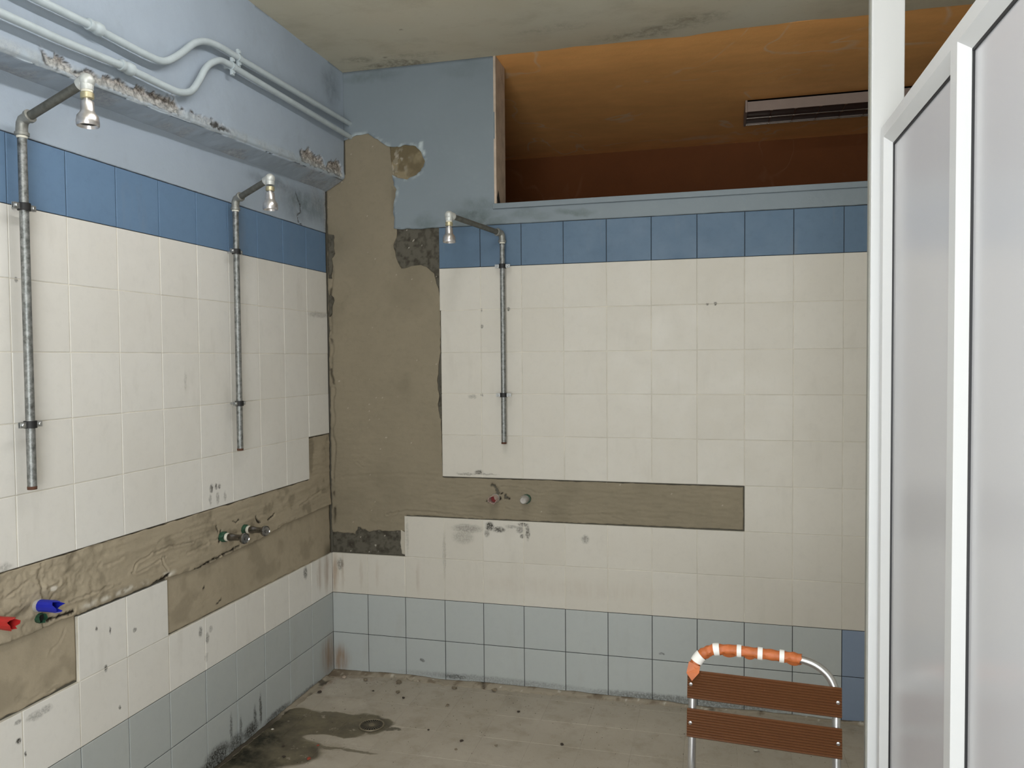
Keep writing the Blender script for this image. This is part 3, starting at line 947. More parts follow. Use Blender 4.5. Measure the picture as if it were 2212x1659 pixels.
# left wall bands
GL = [([(-1.385, 0.877), (-1.352, 0.902), (-1.285, 0.917), (-1.191, 0.918), (-1.067, 0.906)], .0028, .0035), ([(-1.643, 0.859), (-1.572, 0.858), (-1.477, 0.86)], .003, .004),
      ([(-1.724, 0.922), (-1.678, 0.927)], .003, .004), ([(-1.746, 0.977), (-1.743, 0.93), (-1.734, 0.887)], .006, .004), ([(-0.969, 0.883), (-0.774, 0.876)], .004, .002),
      ([(-1.786, 0.962), (-1.845, 0.94)], .003, .003), ([(-1.389, 0.875), (-1.353, 0.866), (-1.286, 0.877), (-1.216, 0.891)], .0025, .003), ([(-1.235, 0.888), (-1.236, 0.864), (-1.213, 0.84)], .003, .004),
      ([(-0.498, 0.835), (-0.34, 0.844)], .004, .002), ([(-1.25, 0.95), (-1.1, 0.96), (-0.95, 0.95)], .005, .0015), ([(-1.1, 0.87), (-0.98, 0.875)], .004, .002), ([(-1.5, 0.93), (-1.42, 0.935)], .004, .002),
      ([(-0.30, 0.90), (-0.1, 0.93)], .004, .002), ([(-1.70, 0.90), (-1.72, 0.86)], .004, .003), ([(-1.81, 0.90), (-1.86, 0.885)], .004, .003)]
HL = [([(-0.566, 0.883), (-0.545, 0.889), (-0.514, 0.899)], .004, .006), ([(-0.655, 0.915), (-0.64, 0.89), (-0.625, 0.885)], .005, .007), ([(-0.93, 0.935), (-0.915, 0.905)], .003, .006),
      ([(-1.205, 0.822), (-1.24, 0.815), (-1.28, 0.811)], .006, .010), ([(-1.63, 0.826), (-1.74, 0.829)], .004, .006), ([(-1.08, 0.80), (-1.0, 0.806), (-0.9, 0.815), (-0.78, 0.821)], .0035, .008),
      ([(-1.700, 0.875), (-1.712, 0.868)], .004, .005), ([(-0.9, 0.91), (-0.91, 0.87)], .005, .005), ([(-0.82, 0.93), (-0.80, 0.92), (-0.78, 0.93)], .0025, .004)]


def hf_left(u, v):
    near = sstep(-1.35, -1.65, u)
    h = -0.0035 + (fbm(u, v, 7, 4, 111) - .5) * 0.008 + (fbm(u * .6, v * 4, 14, 4, 121) - .5) * 0.006
    h = h + near * (fbm(u, v, 28, 5, 131, .6) - .5) * 0.016
    h = h + 0.004 * sstep(0.90, 0.83, v)
    h = h + np.where(u < -1.742, 0.003, 0)
    for i, (l, w, d) in enumerate(GL):
        h = h + groove(u, v, l, w, d, 140 + i)
    b = np.zeros(u.shape)
    for i, (l, w, d) in enumerate(HL):
        dd = dist_poly(u + (fbm(u, v, 90, 2, 3) - .5) * .010, v + (fbm(u, v, 90, 2, 5) - .5) * .010, l)
        m = np.exp(-(dd / w) ** 2)
        h = h - d * m
        b = np.maximum(b, sstep(0.35, 0.75, m))
    # white rubble line above the two remaining tiles, dark pocket beneath
    lip = np.exp(-((v - 0.826 - (fbm(u, 0 * v, 20, 3, 8) - .5) * .01) / 0.008) ** 2) * sstep(-1.16, -1.20, u) * sstep(-1.62, -1.56, u)
    g = lip * sstep(.35, .6, fbm(u, v, 40, 4, 151))
    spot = np.hypot((u + 1.70) / 1.8, v - 0.915)
    g = np.maximum(g, sstep(0.008, 0.005, spot))
    r = sstep(0.55, 0.72, fbm(u, v, 16, 5, 153)) * 0.5
    r = np.maximum(r, sstep(0.012, 0.0, v - 0.812) * .5 * sstep(.4, .6, fbm(u, v, 40, 3, 155)))
    return h, (r, g, b)


relief('render_patch', [(-2.214, 1.004, 0.0025), (-2.214, 0.812, 0.003), (-1.62, 0.812, 0.004), (-1.21, 0.812, 0.003), (-1.05, 0.800, 0.003), (-0.62, 0.816, 0.003), (-0.45, 0.838, 0.002), (-0.004, 0.848, 0.002), (-0.004, 1.204, 0.0), (-0.010, 1.203, 0.003), (-0.208, 1.200, 0.0), (-0.211, 1.003, 0.003)],
       'left', 0.0038, hf_left, M['render_l'], wall_left, seed=22, label='rough tan render band holding the tap pipes')


def hf_left_low(u, v):
    h = -0.0085 + (fbm(u, v, 5, 4, 211) - .5) * 0.003 + (fbm(u * 2, v, 30, 3, 221) - .5) * 0.001
    for i, (l, w, d) in enumerate([([(-1.824, 0.642), (-1.774, 0.618), (-1.735, 0.62), (-1.652, 0.61)], .003, .003), ([(-1.707, 0.728), (-1.673, 0.75), (-1.655, 0.779)], .003, .0025),
                                   ([(-1.046, 0.657), (-0.933, 0.667), (-0.781, 0.659)], .004, .001)]):
        h = h + groove(u, v, l, w, d, 240 + i)
    ds = np.hypot(u + 1.006, v - 0.715)
    b = sstep(0.008, 0.004, ds + (fbm(u, v, 90, 2, 4) - .5) * .006)
    ds2 = dist_poly(u, v, [(-0.93, 0.628), (-0.90, 0.640)])
    b = np.maximum(b, sstep(0.004, 0.002, ds2))
    r = sstep(0.6, 0.72, fbm(u, v, 9, 5, 253)) * 0.3
    cr = sstep(0.10, 0.02, -u) * sstep(0.68, 0.61, v)
    r = np.maximum(r, cr)
    return h, (r, 0 * u, b)


relief('render_patch', [(-1.2135, 0.86, 0), (-1.2135, 0.607, 0.002), (-0.5, 0.604, 0.003), (-0.003, 0.602, 0.004), (-0.003, 0.86, 0)], 'left', 0.006, hf_left_low, M['render_l'], wall_left, seed=23,
       label='smoother recessed tan render below the taps')
relief('render_patch', [(-2.2165, 0.86, 0), (-2.2165, 0.606, 0.004), (-1.6165, 0.610, 0), (-1.6165, 0.86, 0)], 'left', 0.005, hf_left_low, M['render_l'], wall_left, seed=24,
       label='smoother recessed tan render square below the coloured caps')


def hf_paint_l(u, v):
    h = 0.0002 + (fbm(u, v, 3, 4, 91) - .5) * 0.006
    l1 = [(-0.300, 2.345), (-0.275, 2.315), (-0.255, 2.29), (-0.262, 2.262)]
    l2 = [(-0.262, 2.262), (-0.285, 2.245), (-0.275, 2.215), (-0.245, 2.205)]
    b = 0 * u
    for l in (l1, l2):
        h = h + groove(u, v, l, .003, .004, 5)
        b = np.maximum(b, sstep(0.0035, 0.0015, dist_poly(u + (fbm(u, v, 90, 2, 3) - .5) * .01, v, l)))
    r = sstep(0.05, 0.0, -u) * 0.9 + 0.25 * sstep(.5, .7, fbm(u, v, 9, 4, 93)) * sstep(-0.7, -0.2, u)
    return h, (r * .6, 0 * u, b)


relief('paint_layer', [(-3.6, 2.2045, 0.001), (-0.010, 2.2045, 0.003), (-0.006, 2.42, 0), (-3.6, 2.42, 0)], 'left', 0.006, hf_paint_l, M['paint_l'], wall_left, seed=25,
       label='blue painted plaster between the border tiles and the beam')

# concrete beam along the top of the left wall: underside, broken edge, painted face
NU, ys = 560, None
ys = np.concatenate([np.linspace(-3.6, -2.05, 60), np.linspace(-2.045, -0.002, 520)])
prof = [(0.0, 0.0), (0.03, 0.008), (0.06, 0.016), (0.078, 0.022)]
n_edge = 30
zrel = np.concatenate([np.array([-1] * 0), np.linspace(0.0, 0.13, 42), np.linspace(0.14, 0.62, 34)])
pu, pz, pd = [], [], []
for k in range(14):
    t0 = k / 13
    pu.append(-0.012 + 0.105 * t0)
    pz.append(None)
    pd.append(t0)
Yg = ys[:, None]
zin = 2.362 + (Yg + 1.9) * 0.0225           # underside at the wall
zout = 2.372 + (Yg + 1.9) * 0.047           # underside at the outer edge
K1 = 14
tt = np.linspace(0, 1, K1)[None, :]
X1 = -0.012 + (0.094 + 0.012) * tt + 0 * Yg
Z1 = zin + (zout - zin) * tt
Z1 = Z1 + (fbm(Yg + 0 * tt, X1, 14, 4, 301) - .5) * 0.010 * np.minimum(1, tt * 3)
zr = zrel[None, :]
base_x = 0.100 - 0.010 * np.exp(-((zr) / 0.006) ** 2)
band = sstep(0.045, 0.02, zr)               # weathered strip
dm = np.maximum.reduce([
    sstep(-1.80, -1.76, Yg) * sstep(-1.17, -1.24, Yg),
    sstep(-0.44, -0.38, Yg) * sstep(-0.01, -0.03, Yg),
    0.45 * sstep(-1.2, -1.15, Yg) * sstep(-0.88, -1.0, Yg)])
top = 0.050 + 0.035 * (fbm(Yg + 0 * zr, 0 * Yg + 0 * zr, 11, 4, 305) - .5) * 2 + 0.008 * np.sin(Yg * 9) - 0.018 * sstep(-1.7, -1.2, Yg) + 0.040 * sstep(-0.50, -0.40, Yg)
n2 = fbm(Yg + 0 * zr, zr + 0 * Yg, 26, 5, 311, .65)
core = dm * sstep(top + 0.008, top - 0.004, zr + (n2 - .5) * 0.05) * sstep(0.004, 0.018, zr + (n2 - .5) * 0.02)
X2 = base_x + 0 * Yg + 0.004 * band * (0.4 + n2) + (fbm(Yg + 0 * zr, zr + 0 * Yg, 5, 4, 313) - .5) * 0.006
X2 = X2 - core * (0.007 + 0.018 * (fbm(Yg + 0 * zr, zr + 0 * Yg, 55, 4, 317, .7) - 0.35))
Z2 = np.minimum(zout + zr + 0 * Yg, CEIL + 0.002)
XX = np.concatenate([X1, X2], 1)
ZZ = np.concatenate([Z1, Z2], 1)
YY = np.repeat(Yg, XX.shape[1], 1)
nU, nV = XX.shape
idx = np.arange(nU * nV).reshape(nU, nV)
q = np.stack([idx[:-1, :-1], idx[1:, :-1], idx[1:, 1:], idx[:-1, 1:]], -1).reshape(-1, 4)
me = bpy.data.meshes.new('concrete_beam')
me.from_pydata(np.stack([XX.ravel(), YY.ravel(), ZZ.ravel()], 1).tolist(), [], q.tolist())
me.polygons.foreach_set('use_smooth', [True] * len(me.polygons))
ca = me.color_attributes.new('wear', 'FLOAT_COLOR', 'POINT')
R_ = np.zeros((nU, nV))
G_ = np.zeros((nU, nV))
B_ = np.zeros((nU, nV))
R_[:, K1:] = np.maximum(core, 0.30 * band * sstep(.35, .6, n2))
G_[:, K1:] = 0.3 * band
rim = np.exp(-((core - 0.45) / 0.22) ** 2) * sstep(.5, .62, fbm(Yg + 0 * zr, zr + 0 * Yg, 45, 3, 321))
B_[:, K1:] = rim * .9
R_[:, :K1] = 0.35 * sstep(.5, .7, fbm(YY[:, :K1], X1, 9, 4, 331))
rgba = np.stack([R_.ravel(), G_.ravel(), B_.ravel(), np.ones(nU * nV)], 1)
ca.data.foreach_set('color', rgba.ravel().astype(np.float32))
link('concrete_beam', me, M['paint_l'], wall_left, 'blue painted beam face with a crumbling lower edge')

# ------------------------------------------------------------------ floor
floor = box('floor', (-0.25, YB, -0.08), (XR, 0.012, -0.0012), M['floor'])
tag(floor, 'dirty beige tiled floor with a damp dark patch around the drain', kind='structure')
FX = [0.0, 0.115] + [0.115 + 0.2045 * i for i in range(1, 18)]
FY = [0.0, -0.078] + [-0.078 - 0.2045 * i for i in range(1, 15)]
me = unit_tile('floor_tile', M['floor'], 0.006, 0.010)
for i in range(len(FX) - 1):
    for j in range(len(FY) - 1):
        o = bpy.data.objects.new('tile', me)
        C.objects.link(o)
        w, h = FX[i + 1] - FX[i] - 0.0022, FY[j] - FY[j + 1] - 0.0022
        o.matrix_basis = Matrix.Translation(((FX[i] + FX[i + 1]) / 2, (FY[j] + FY[j + 1]) / 2, random.uniform(-0.0006, 0.0004))) @ Matrix.Rotation(random.gauss(0, .0012), 4, 'X') @ Matrix.Diagonal((w, h, 1, 1))
        o.parent = floor


def hf_dirt_back(u, v):
    d = -v
    n = fbm(u, v, 22, 5, 401, .6)
    w = 0.022 + 0.045 * fbm(u, 0 * v, 4, 4, 403)
    h = 0.0005 + (0.003 + 0.018 * fbm(u, 0 * v, 5, 4, 405)) * sstep(w, 0.0, d) + 0.002 * n
    r = sstep(0.25, 0.0, u) * .8 * sstep(.4, .6, n)
    r = np.maximum(r, sstep(.55, .7, fbm(u, v, 30, 4, 407)) * .7)
    return h, (r, sstep(.76, .8, fbm(u, v, 60, 3, 409)) * .8, sstep(.66, .75, fbm(u, v, 14, 5, 411)) * .7)


relief('mortar_residue', [(0.0, 0.0, 0), (3.5, 0.0, 0), (3.5, -0.016, 0.007), (1.6, -0.018, 0.009), (1.1, -0.028, 0.011), (0.62, -0.045, 0.013), (0.30, -0.022, 0.009), (0.12, -0.050, 0.014), (0.0, -0.09, 0)],
       'floor', 0.007, hf_dirt_back, M['dirt'], floor, base=-0.002, seed=31, label='crumbled mortar along the foot of the wall', kind='stuff')


def hf_dirt_left(u, v):
    n = fbm(u, v, 22, 5, 421, .6)
    h = 0.0005 + (0.004 + 0.008 * n) * sstep(0.022, 0.0, u) + 0.0015 * n
    r = sstep(-0.5, -0.2, v) * .6 * sstep(.4, .6, n)
    b = np.maximum(sstep(-0.42, -0.62, v) * .85, sstep(.62, .75, fbm(u, v, 14, 5, 431)) * .7)
    return h, (r, 0 * u, b)


relief('mortar_residue', [(0.0, -0.08, 0), (0.045, -0.08, 0.010), (0.030, -0.30, 0.010), (0.016, -0.5, 0.008), (0.012, -1.6, 0.005), (0.0, -1.6, 0)], 'floor', 0.006, hf_dirt_left, M['dirt'], floor,
       base=-0.002, seed=32, label='dark damp residue along the foot of the wall', kind='stuff')

# ------------------------------------------------------------------ painted pipes on the beam
def wob(i, k):
    return 0.03 * math.sin(i * 1.7 + k * 2.1)


up = [(0.132, -3.6, 2.53), (0.132, -1.822, 2.535), (0.132, -1.631, 2.541), (0.132, -1.537, 2.540), (0.134, -1.40, 2.541), (0.135, -1.335, 2.552), (0.135, -1.263, 2.601), (0.135, -1.187, 2.666),
      (0.135, -1.126, 2.696), (0.135, -1.051, 2.710), (0.134, -0.948, 2.712), (0.133, 0.004, 2.733)]
lo_ = [(0.132, -3.6, 2.44), (0.132, -1.944, 2.452), (0.132, -1.748, 2.457), (0.132, -1.507, 2.470), (0.134, -1.329, 2.470), (0.135, -1.268, 2.474), (0.135, -1.21, 2.496), (0.135, -1.166, 2.545),
       (0.135, -1.118, 2.612), (0.135, -1.053, 2.657), (0.134, -0.998, 2.667), (0.133, 0.004, 2.670)]
for path, lab, cy, cz, ky, kz in ((up, 'upper of two painted pipes bending along the beam', -1.628, 2.541, -0.925, 2.712), (lo_, 'lower painted pipe on the beam, closer to the crumbling edge', -1.505, 2.470, -0.965, 2.667)):
    p = thing('wall_pipe', lab, 'pipe', (0.132, -1.5, cz), group='painted pipes on the beam')
    tube('pipe', [rel(p, q) for q in catmull(path)], 0.0118, M['pipe_paint'], p, 14)
    o = rel(p, (0.132, cy - 0.03, cz))
    lathe('coupling', o, (0, 1, 0.02), [(0, 0.0125), (0.001, 0.0165), (0.010, 0.018), (0.014, 0.0165), (0.024, 0.016), (0.028, 0.0185), (0.040, 0.0195), (0.050, 0.0185), (0.052, 0.0125)], M['pipe_paint'], p, 16,
          label='pipe coupling thick with paint')
    bm = bmesh.new()
    q = rel(p, (0.134, ky, kz))
    add_lathe(bm, q - Vector((0, 0.009, 0)), (0, 1, 0), [(0, 0.0125), (0, 0.0150), (0.018, 0.0150), (0.018, 0.0125)], 14)
    add_box(bm, q + Vector((-0.006, -0.008, 0.012)), q + Vector((0.004, 0.008, 0.032)), 0.001)
    add_box(bm, q + Vector((-0.006, -0.008, -0.032)), q + Vector((0.004, 0.008, -0.012)), 0.001)
    add_box(bm, q + Vector((-0.036, -0.005, -0.006)), q + Vector((-0.010, 0.005, 0.006)))
    add_lathe(bm, q + Vector((0.003, 0, 0.022)), (1, 0, 0), [(0, 0.005), (0.006, 0.005)], 6)
    add_lathe(bm, q + Vector((0.003, 0, -0.022)), (1, 0, 0), [(0, 0.005), (0.006, 0.005)], 6)
    bm_obj('pipe_clamp', bm, M['pipe_paint'], p)
    for yy in (-2.1, -2.9):
        box('pipe_bracket', rel(p, (0.096, yy - 0.006, cz - 0.03)), rel(p, (0.126, yy + 0.006, cz + 0.02)), M['pipe_paint'], p)

# ------------------------------------------------------------------ showers
def make_shower(label, wall, e, tip, zb, clamps, taped):
    """e elbow point, tip head point, zb lower end of the riser"""
    e, tip = Vector(e), Vector(tip)
    s = thing('shower', label, 'shower', (e.x, e.y, zb), group='wall showers')
    R = 0.0118
    L = lambda q: rel(s, q)
    tube('riser_pipe', [L((e.x, e.y, zb)), L((e.x, e.y, zb + 0.3)), L((e.x, e.y, (zb + e.z) / 2)), L((e.x, e.y, e.z - 0.02))], R, M['galv'], s, 18)
    lathe('pipe_end', L((e.x, e.y, zb - 0.002)), (0, 0, 1), [(0, 0.0075), (0, R + 0.0004), (0.008, R + 0.0006), (0.009, R)], M['rust'], s, 18, label='rusty open lower end')
    lathe('thread_tape', L((e.x, e.y, e.z - 0.046)), (0, 0, 1), [(0, R), (0.001, R + 0.0018), (0.008, R + 0.0022), (0.010, R)], M['ptfe'], s, 18, label='white thread tape under the elbow')
    d = (tip - e).normalized()
    bm = bmesh.new()
    pts = [e + Vector((0, 0, -0.034)), e + Vector((0, 0, -0.02)), e + Vector((0, 0, -0.008)) + d * 0.002, e + d * 0.008 + Vector((0, 0, 0.0)), e + d * 0.018, e + d * 0.03]
    add_tube(bm, [L(q) for q in pts], [0.0155, 0.0150, 0.0152, 0.0152, 0.0150, 0.0155], 16)
    add_lathe(bm, L(e + Vector((0, 0, -0.040))), (0, 0, 1), [(0, 0.0165), (0.001, 0.0185), (0.009, 0.0185), (0.010, 0.0165)], 16)
    add_lathe(bm, L(e + d * 0.026), d, [(0, 0.0165), (0.001, 0.0182), (0.009, 0.0182), (0.010, 0.0165)], 16)
    bm_obj('elbow', bm, M['cast'], s, True)
    tube('arm_pipe', [L(e + d * 0.02), L(e + (tip - e) * 0.5), L(tip - d * 0.008)], R, M['galv_dark'], s, 16, label='darker arm pipe')
    # elbow at the outer end and the shower head
    bm = bmesh.new()
    add_tube(bm, [L(tip - d * 0.026), L(tip - d * 0.012), L(tip), L(tip + Vector((0, 0, -0.012))), L(tip + Vector((0, 0, -0.024)))], [0.0165, 0.0172, 0.0185, 0.0165, 0.0155], 16)
    bmesh.ops.create_uvsphere(bm, u_segments=16, v_segments=10, radius=0.0192, matrix=Matrix.Translation(L(tip)))
    bm_obj('end_elbow', bm, M['cast_pale'], s, True, label='pale cast elbow above the head')
    z0 = tip + Vector((0, 0, -0.020))
    if taped:
        lathe('thread_tape', L(z0), (0, 0, -1), [(0, 0.012), (0, 0.0142), (0.012, 0.0140), (0.013, 0.012)], M['ptfe'], s, 16, label='white thread tape above the head')
    hd = lathe('shower_head', L(z0), (0, 0, -1), [(0.026, 0.010), (0.034, 0.010), (0.034, 0.016), (0.058, 0.0168), (0.064, 0.020), (0.072, 0.0262), (0.086, 0.0282), (0.096, 0.0280), (0.098, 0.0265), (0.090, 0.0235)],
               M['chrome'], s, 24, label='chrome bell shaped head', cap1=False)
    lathe('nozzle_plate', L(z0), (0, 0, -1), [(0.085, 0.004), (0.0875, 0.024)], M['hole'], hd, 20, label='dark nozzle plate')
    lathe('nut', L(z0), (0, 0, -1), [(0.010, 0.0145), (0.012, 0.0165), (0.025, 0.0165), (0.027, 0.0145)], M['brass'], hd, 20, label='brass coloured nut')
    # clamps
    out = Vector((0, -1, 0)) if wall == 'back' else Vector((1, 0, 0))
    side = Vector((1, 0, 0)) if wall == 'back' else Vector((0, 1, 0))
    for zc in clamps:
        c0 = Vector((e.x, e.y, zc))
        cl = lathe('pipe_clamp', L(c0 - Vector((0, 0, 0.010))), (0, 0, 1), [(0, R), (0, R + 0.0048), (0.020, R + 0.0048), (0.020, R)], M['rubber'], s, 18, label='black rubber lined clamp')
        bm = bmesh.new()
        for sg in (-1, 1):
            for off in (-0.0035, 0.0020):
                a = L(c0) + side * sg * 0.0155 + out * off + Vector((0, 0, -0.008))
                b = L(c0) + side * sg * 0.036 + out * (off + 0.0018) + Vector((0, 0, 0.008))
                lo2 = Vector([min(a[i], b[i]) for i in range(3)])
                hi2 = Vector([max(a[i], b[i]) for i in range(3)])
                add_box(bm, lo2, hi2, 0.0004)
        add_lathe(bm, L(c0) - out * 0.016, -out, [(0, 0.004), (0.023, 0.004)], 8)
        add_lathe(bm, L(c0) - out * 0.016, -out, [(0, 0.007), (0.005, 0.007)], 6)
        bm_obj('bracket', bm, M['zinc'], cl, label='zinc clamp ears and wall stud')
        for sg in (-1, 1):
            lathe('bolt', L(c0) + side * sg * 0.027 + out * 0.004, out, [(0, 0.0055), (0.003, 0.0055), (0.0045, 0.004), (0.0045, 0.0015)], M['zinc'], cl, 12)
    return s


make_shower('galvanised shower pipe nearest the viewer, head hanging before the crumbling beam', 'left', (0.040, -1.800, 2.2316), (0.040 + 0.2328, -1.800 - 0.0171, 2.2316 + 0.08), 1.226, (2.000, 1.404), True)
make_shower('middle shower on the side wall, halfway to the corner', 'left', (0.040, -0.825, 2.2074), (0.040 + 0.186, -0.825 - 0.0498, 2.2074 + 0.06), 1.219, (2.005, 1.405), False)
make_shower('smallest looking shower, on the back wall below the ochre opening', 'back', (0.915, -0.040, 2.1524), (0.911 - 0.158, -0.040 - 0.280, 2.1524 + 0.045), 1.177, (2.003, 1.404), True)

# ------------------------------------------------------------------ taps and pipe stubs
def ragged_ring(bm, org, d, r, L0, L1, n, seed, thick=0.0016):
    """open torn tube: outer end uneven, with inner wall"""
    rnd = random.Random(seed)
    a, b = frame_for(d)
    d = Vector(d).normalized()
    org = Vector(org)
    ends = []
    for k in range(n):
        ends.append(L1 * (1 - rnd.uniform(0, 0.30)) if k % 3 else L1)
    def ring(rad, hs):
        return [bm.verts.new(org + d * (hs[k] if isinstance(hs, list) else hs) + (a * math.cos(2 * math.pi * k / n) + b * math.sin(2 * math.pi * k / n)) * (rad[k] if isinstance(rad, list) else rad)) for k in range(n)]
    ro = [r * (1 + rnd.uniform(-.16, .10)) for _ in range(n)]
    r0 = ring(r, L0)
    r1 = ring([r * 0.98] * n, (L0 + L1) * 0.55)
    r2 = ring(ro, ends)
    r3 = ring([x - thick for x in ro], ends)
    r4 = ring(r - thick * 1.3, L0 + 0.2 * (L1 - L0))
    for A, B_ in ((r0, r1), (r1, r2), (r2, r3), (r3, r4)):
        for k in range(n):
            bm.faces.new((A[k], A[(k + 1) % n], B_[(k + 1) % n], B_[k]))
    bm.faces.new(r4)


def valve(label, y, z):
    v = thing('tap_valve', label, 'tap', (0.0, y, z), group='chrome taps on the side wall')
    bm = bmesh.new()
    ragged_ring(bm, (-0.008, 0, 0), (1, 0, 0), 0.021, 0.0, 0.022, 12, int(-y * 1000), 0.005)
    bm_obj('socket', bm, M['green'], v, label='torn green pipe socket in the render')
    lathe('thread_tape', (0.012, 0, 0), (1, 0, 0), [(0, 0.010), (0, 0.0145), (0.004, 0.0165), (0.010, 0.0155), (0.013, 0.010)], M['ptfe'], v, 16, label='white thread tape')
    lathe('valve_body', (0.024, 0, 0), (1, 0, 0), [(0, 0.0135), (0.006, 0.0155), (0.014, 0.0155), (0.022, 0.0130), (0.036, 0.0120), (0.052, 0.0118), (0.058, 0.0135)], M['tap_chrome'], v, 20)
    bm = bmesh.new()
    add_lathe(bm, (0.080, 0, 0), (1, -0.25, -0.05), [(0, 0.0135), (0.008, 0.0185), (0.015, 0.0212), (0.022, 0.0215), (0.025, 0.0195), (0.0225, 0.0170)], 24)
    cp = bm_obj('valve_cap', bm, M['tap_chrome'], v, True)
    d = Vector((1, -0.25, -0.05)).normalized()
    bm = bmesh.new()
    add_lathe(bm, Vector((0.080, 0, 0)) + d * 0.0220, d, [(0, 0.006), (0.004, 0.0052)], 6)
    bm_obj('spindle', bm, M['tap_chrome'], cp)
    return v


valve('chrome tap stub in the side wall band, farther from the corner', -0.890, 0.884)
valve('chrome tap stub in the side wall band, nearer to the corner', -0.746, 0.882)


def stub(name, label, org, d, r, length, mat, seed, cat='pipe cap', inner=None, base=True):
    v = thing(name, label, cat, org)
    bm = bmesh.new()
    ragged_ring(bm, (0, 0, 0), d, r, -0.006, length, 13, seed)
    bm_obj('sleeve', bm, mat, v)
    if base:
        lathe('collar', Vector(d) * -0.006, d, [(0, r * 1.05), (0.012, r * 1.12), (0.016, r * 1.0)], M['grey_wrap'], v, 14, label='grey mortar stained collar')
    if inner:
        lathe('plug', Vector(d) * (length * 0.35), d, [(0, r * 0.8), (0.002, r * 0.8)], inner, v, 14, label='inner plug')
    return v


stub('pipe_stub', 'torn blue plastic pipe cap sticking out of the render', (0.0, -1.755, 0.883), (1, 0.03, 0.02), 0.0175, 0.078, M['blue_cap'], 5)
stub('pipe_stub', 'torn red plastic pipe cap at the edge of the band', (0.0, -1.905, 0.885), (1, 0.03, 0.0), 0.0175, 0.080, M['red_cap'], 9)
stub('pipe_stub', 'broken green pipe end just below the blue cap', (-0.004, -1.752, 0.846), (1, 0, 0), 0.015, 0.020, M['green'], 12, 'pipe', M['hole'], False)
stub('pipe_stub', 'open pale pipe end with a red inside, on the back wall', (0.860, 0.0, 0.911), (-0.03, -1, 0), 0.0190, 0.060, M['pale_plastic'], 15, 'pipe', M['red_in'])
v = thing('pipe_stub', 'film wrapped closed pipe end beside the red one on the back wall', 'pipe', (1.006, 0, 0.912))
lathe('wrapped_end', (0, 0.008, 0), (0, -1, 0), [(0, 0.0215), (0.016, 0.021), (0.035, 0.0185), (0.050, 0.0175), (0.056, 0.013), (0.055, 0.006)], M['grey_wrap'], v, 11)
bm = bmesh.new()
ragged_ring(bm, (0.006, 0.004, 0.001), (0, -1, 0), 0.022, 0, 0.014, 11, 31, 0.003)
bm_obj('socket', bm, M['green'], v, label='green socket edge')

# ------------------------------------------------------------------ floor drain
dr = thing('floor_drain', 'round slotted drain grate in the damp patch of the floor', 'drain', (0.440, -0.505, 0.0008))
lathe('drain_cup', (0, 0, -0.0005), (0, 0, 1), [(0, 0.055), (0.0022, 0.0545)], M['hole'], dr, 28, label='dark cup under the slots')
bm = bmesh.new()
add_lathe(bm, (0, 0, 0.0016), (0, 0, 1), [(0, 0.0560), (0.003, 0.0545), (0.0034, 0.0500), (0.0012, 0.0475)], 32, False, False)
add_lathe(bm, (0, 0, 0.0016), (0, 0, 1), [(0, 0.0120), (0.003, 0.0105), (0.0034, 0.004)], 16)
for k in range(26):
    a = 2 * math.pi * k / 26
    ca_, sa = math.cos(a), math.sin(a)
    w = 0.0014
    vs = []
    for rr, zz in ((0.010, 0.0042), (0.0495, 0.0042)):
        for sg in (-1, 1):
            vs.append(bm.verts.new((ca_ * rr - sa * w * sg * (0.7 + rr * 12), sa * rr + ca_ * w * sg * (0.7 + rr * 12), zz)))
    bm.faces.new((vs[0], vs[1], vs[3], vs[2]))
bm_obj('grate', bm, M['drain'], dr)

# ------------------------------------------------------------------ loose crumbs on the floor
def crumb(label, x, y, r, mat, seed, flat=0.55, grp='crumbs on the floor'):
    rnd = random.Random(seed)
    bm = bmesh.new()
    bmesh.ops.create_icosphere(bm, subdivisions=1, radius=r)
    for v_ in bm.verts:
        v_.co *= rnd.uniform(0.65, 1.2)
        v_.co.x *= 1.15
        v_.co.z *= flat
    bmesh.ops.rotate(bm, verts=bm.verts, matrix=Matrix.Rotation(rnd.uniform(0, 6.28), 3, 'Z'))
    mz = min(v_.co.z for v_ in bm.verts)
    o = bm_obj('crumb', bm, mat)
    o.location = (x, y, -mz + 0.0003)
    tag(o, label, 'debris', grp)
    return o


crumb('largest grey mortar lump, near the corner beside the back wall', 0.384, -0.070, 0.017, M['crumb'], 1)
crumb('flat tan mortar crumb midway between corner lump and drain', 0.423, -0.174, 0.012, M['crumb'], 2, 0.4)
crumb('small dark crumb just beyond the drain, towards the back wall', 0.471, -0.224, 0.0085, M['crumb_dark'], 3)
crumb('grey pebble resting against the back wall below the shower riser', 0.860, -0.055, 0.014, M['crumb'], 4, 0.7)
crumb('tan crumb against the back wall between lump and pebble', 0.668, -0.070, 0.012, M['crumb'], 5)
crumb('flat tan crumb on the open floor below the back wall shower', 0.696, -0.249, 0.010, M['crumb'], 6, 0.35)
crumb('dark crumb alone on the floor midway to the chair', 1.024, -0.236, 0.009, M['crumb_dark'], 7)
crumb('dark crumb on the mid floor, nearer the drain of two in a row', 0.860, -0.546, 0.0085, M['crumb_dark'], 8)
crumb('tan brown crumb on the mid floor, second in the row from the drain', 1.009, -0.549, 0.008, M['crumb'], 9, 0.4)
crumb('dark crumb on the mid floor, nearest the chair in the row', 1.267, -0.479, 0.0085, M['crumb_dark'], 10)
crumb('small tan crumb in front of the row of dark crumbs', 0.860, -0.616, 0.007, M['crumb'], 11, 0.4)
crumb('tiny dark crumb just right of the drain on dry floor', 0.693, -0.488, 0.0055, M['crumb_dark'], 12)
crumb('larger orange chip at the front of the floor', 0.316, -0.820, 0.0105, M['crumb_orange'], 13, 0.3)
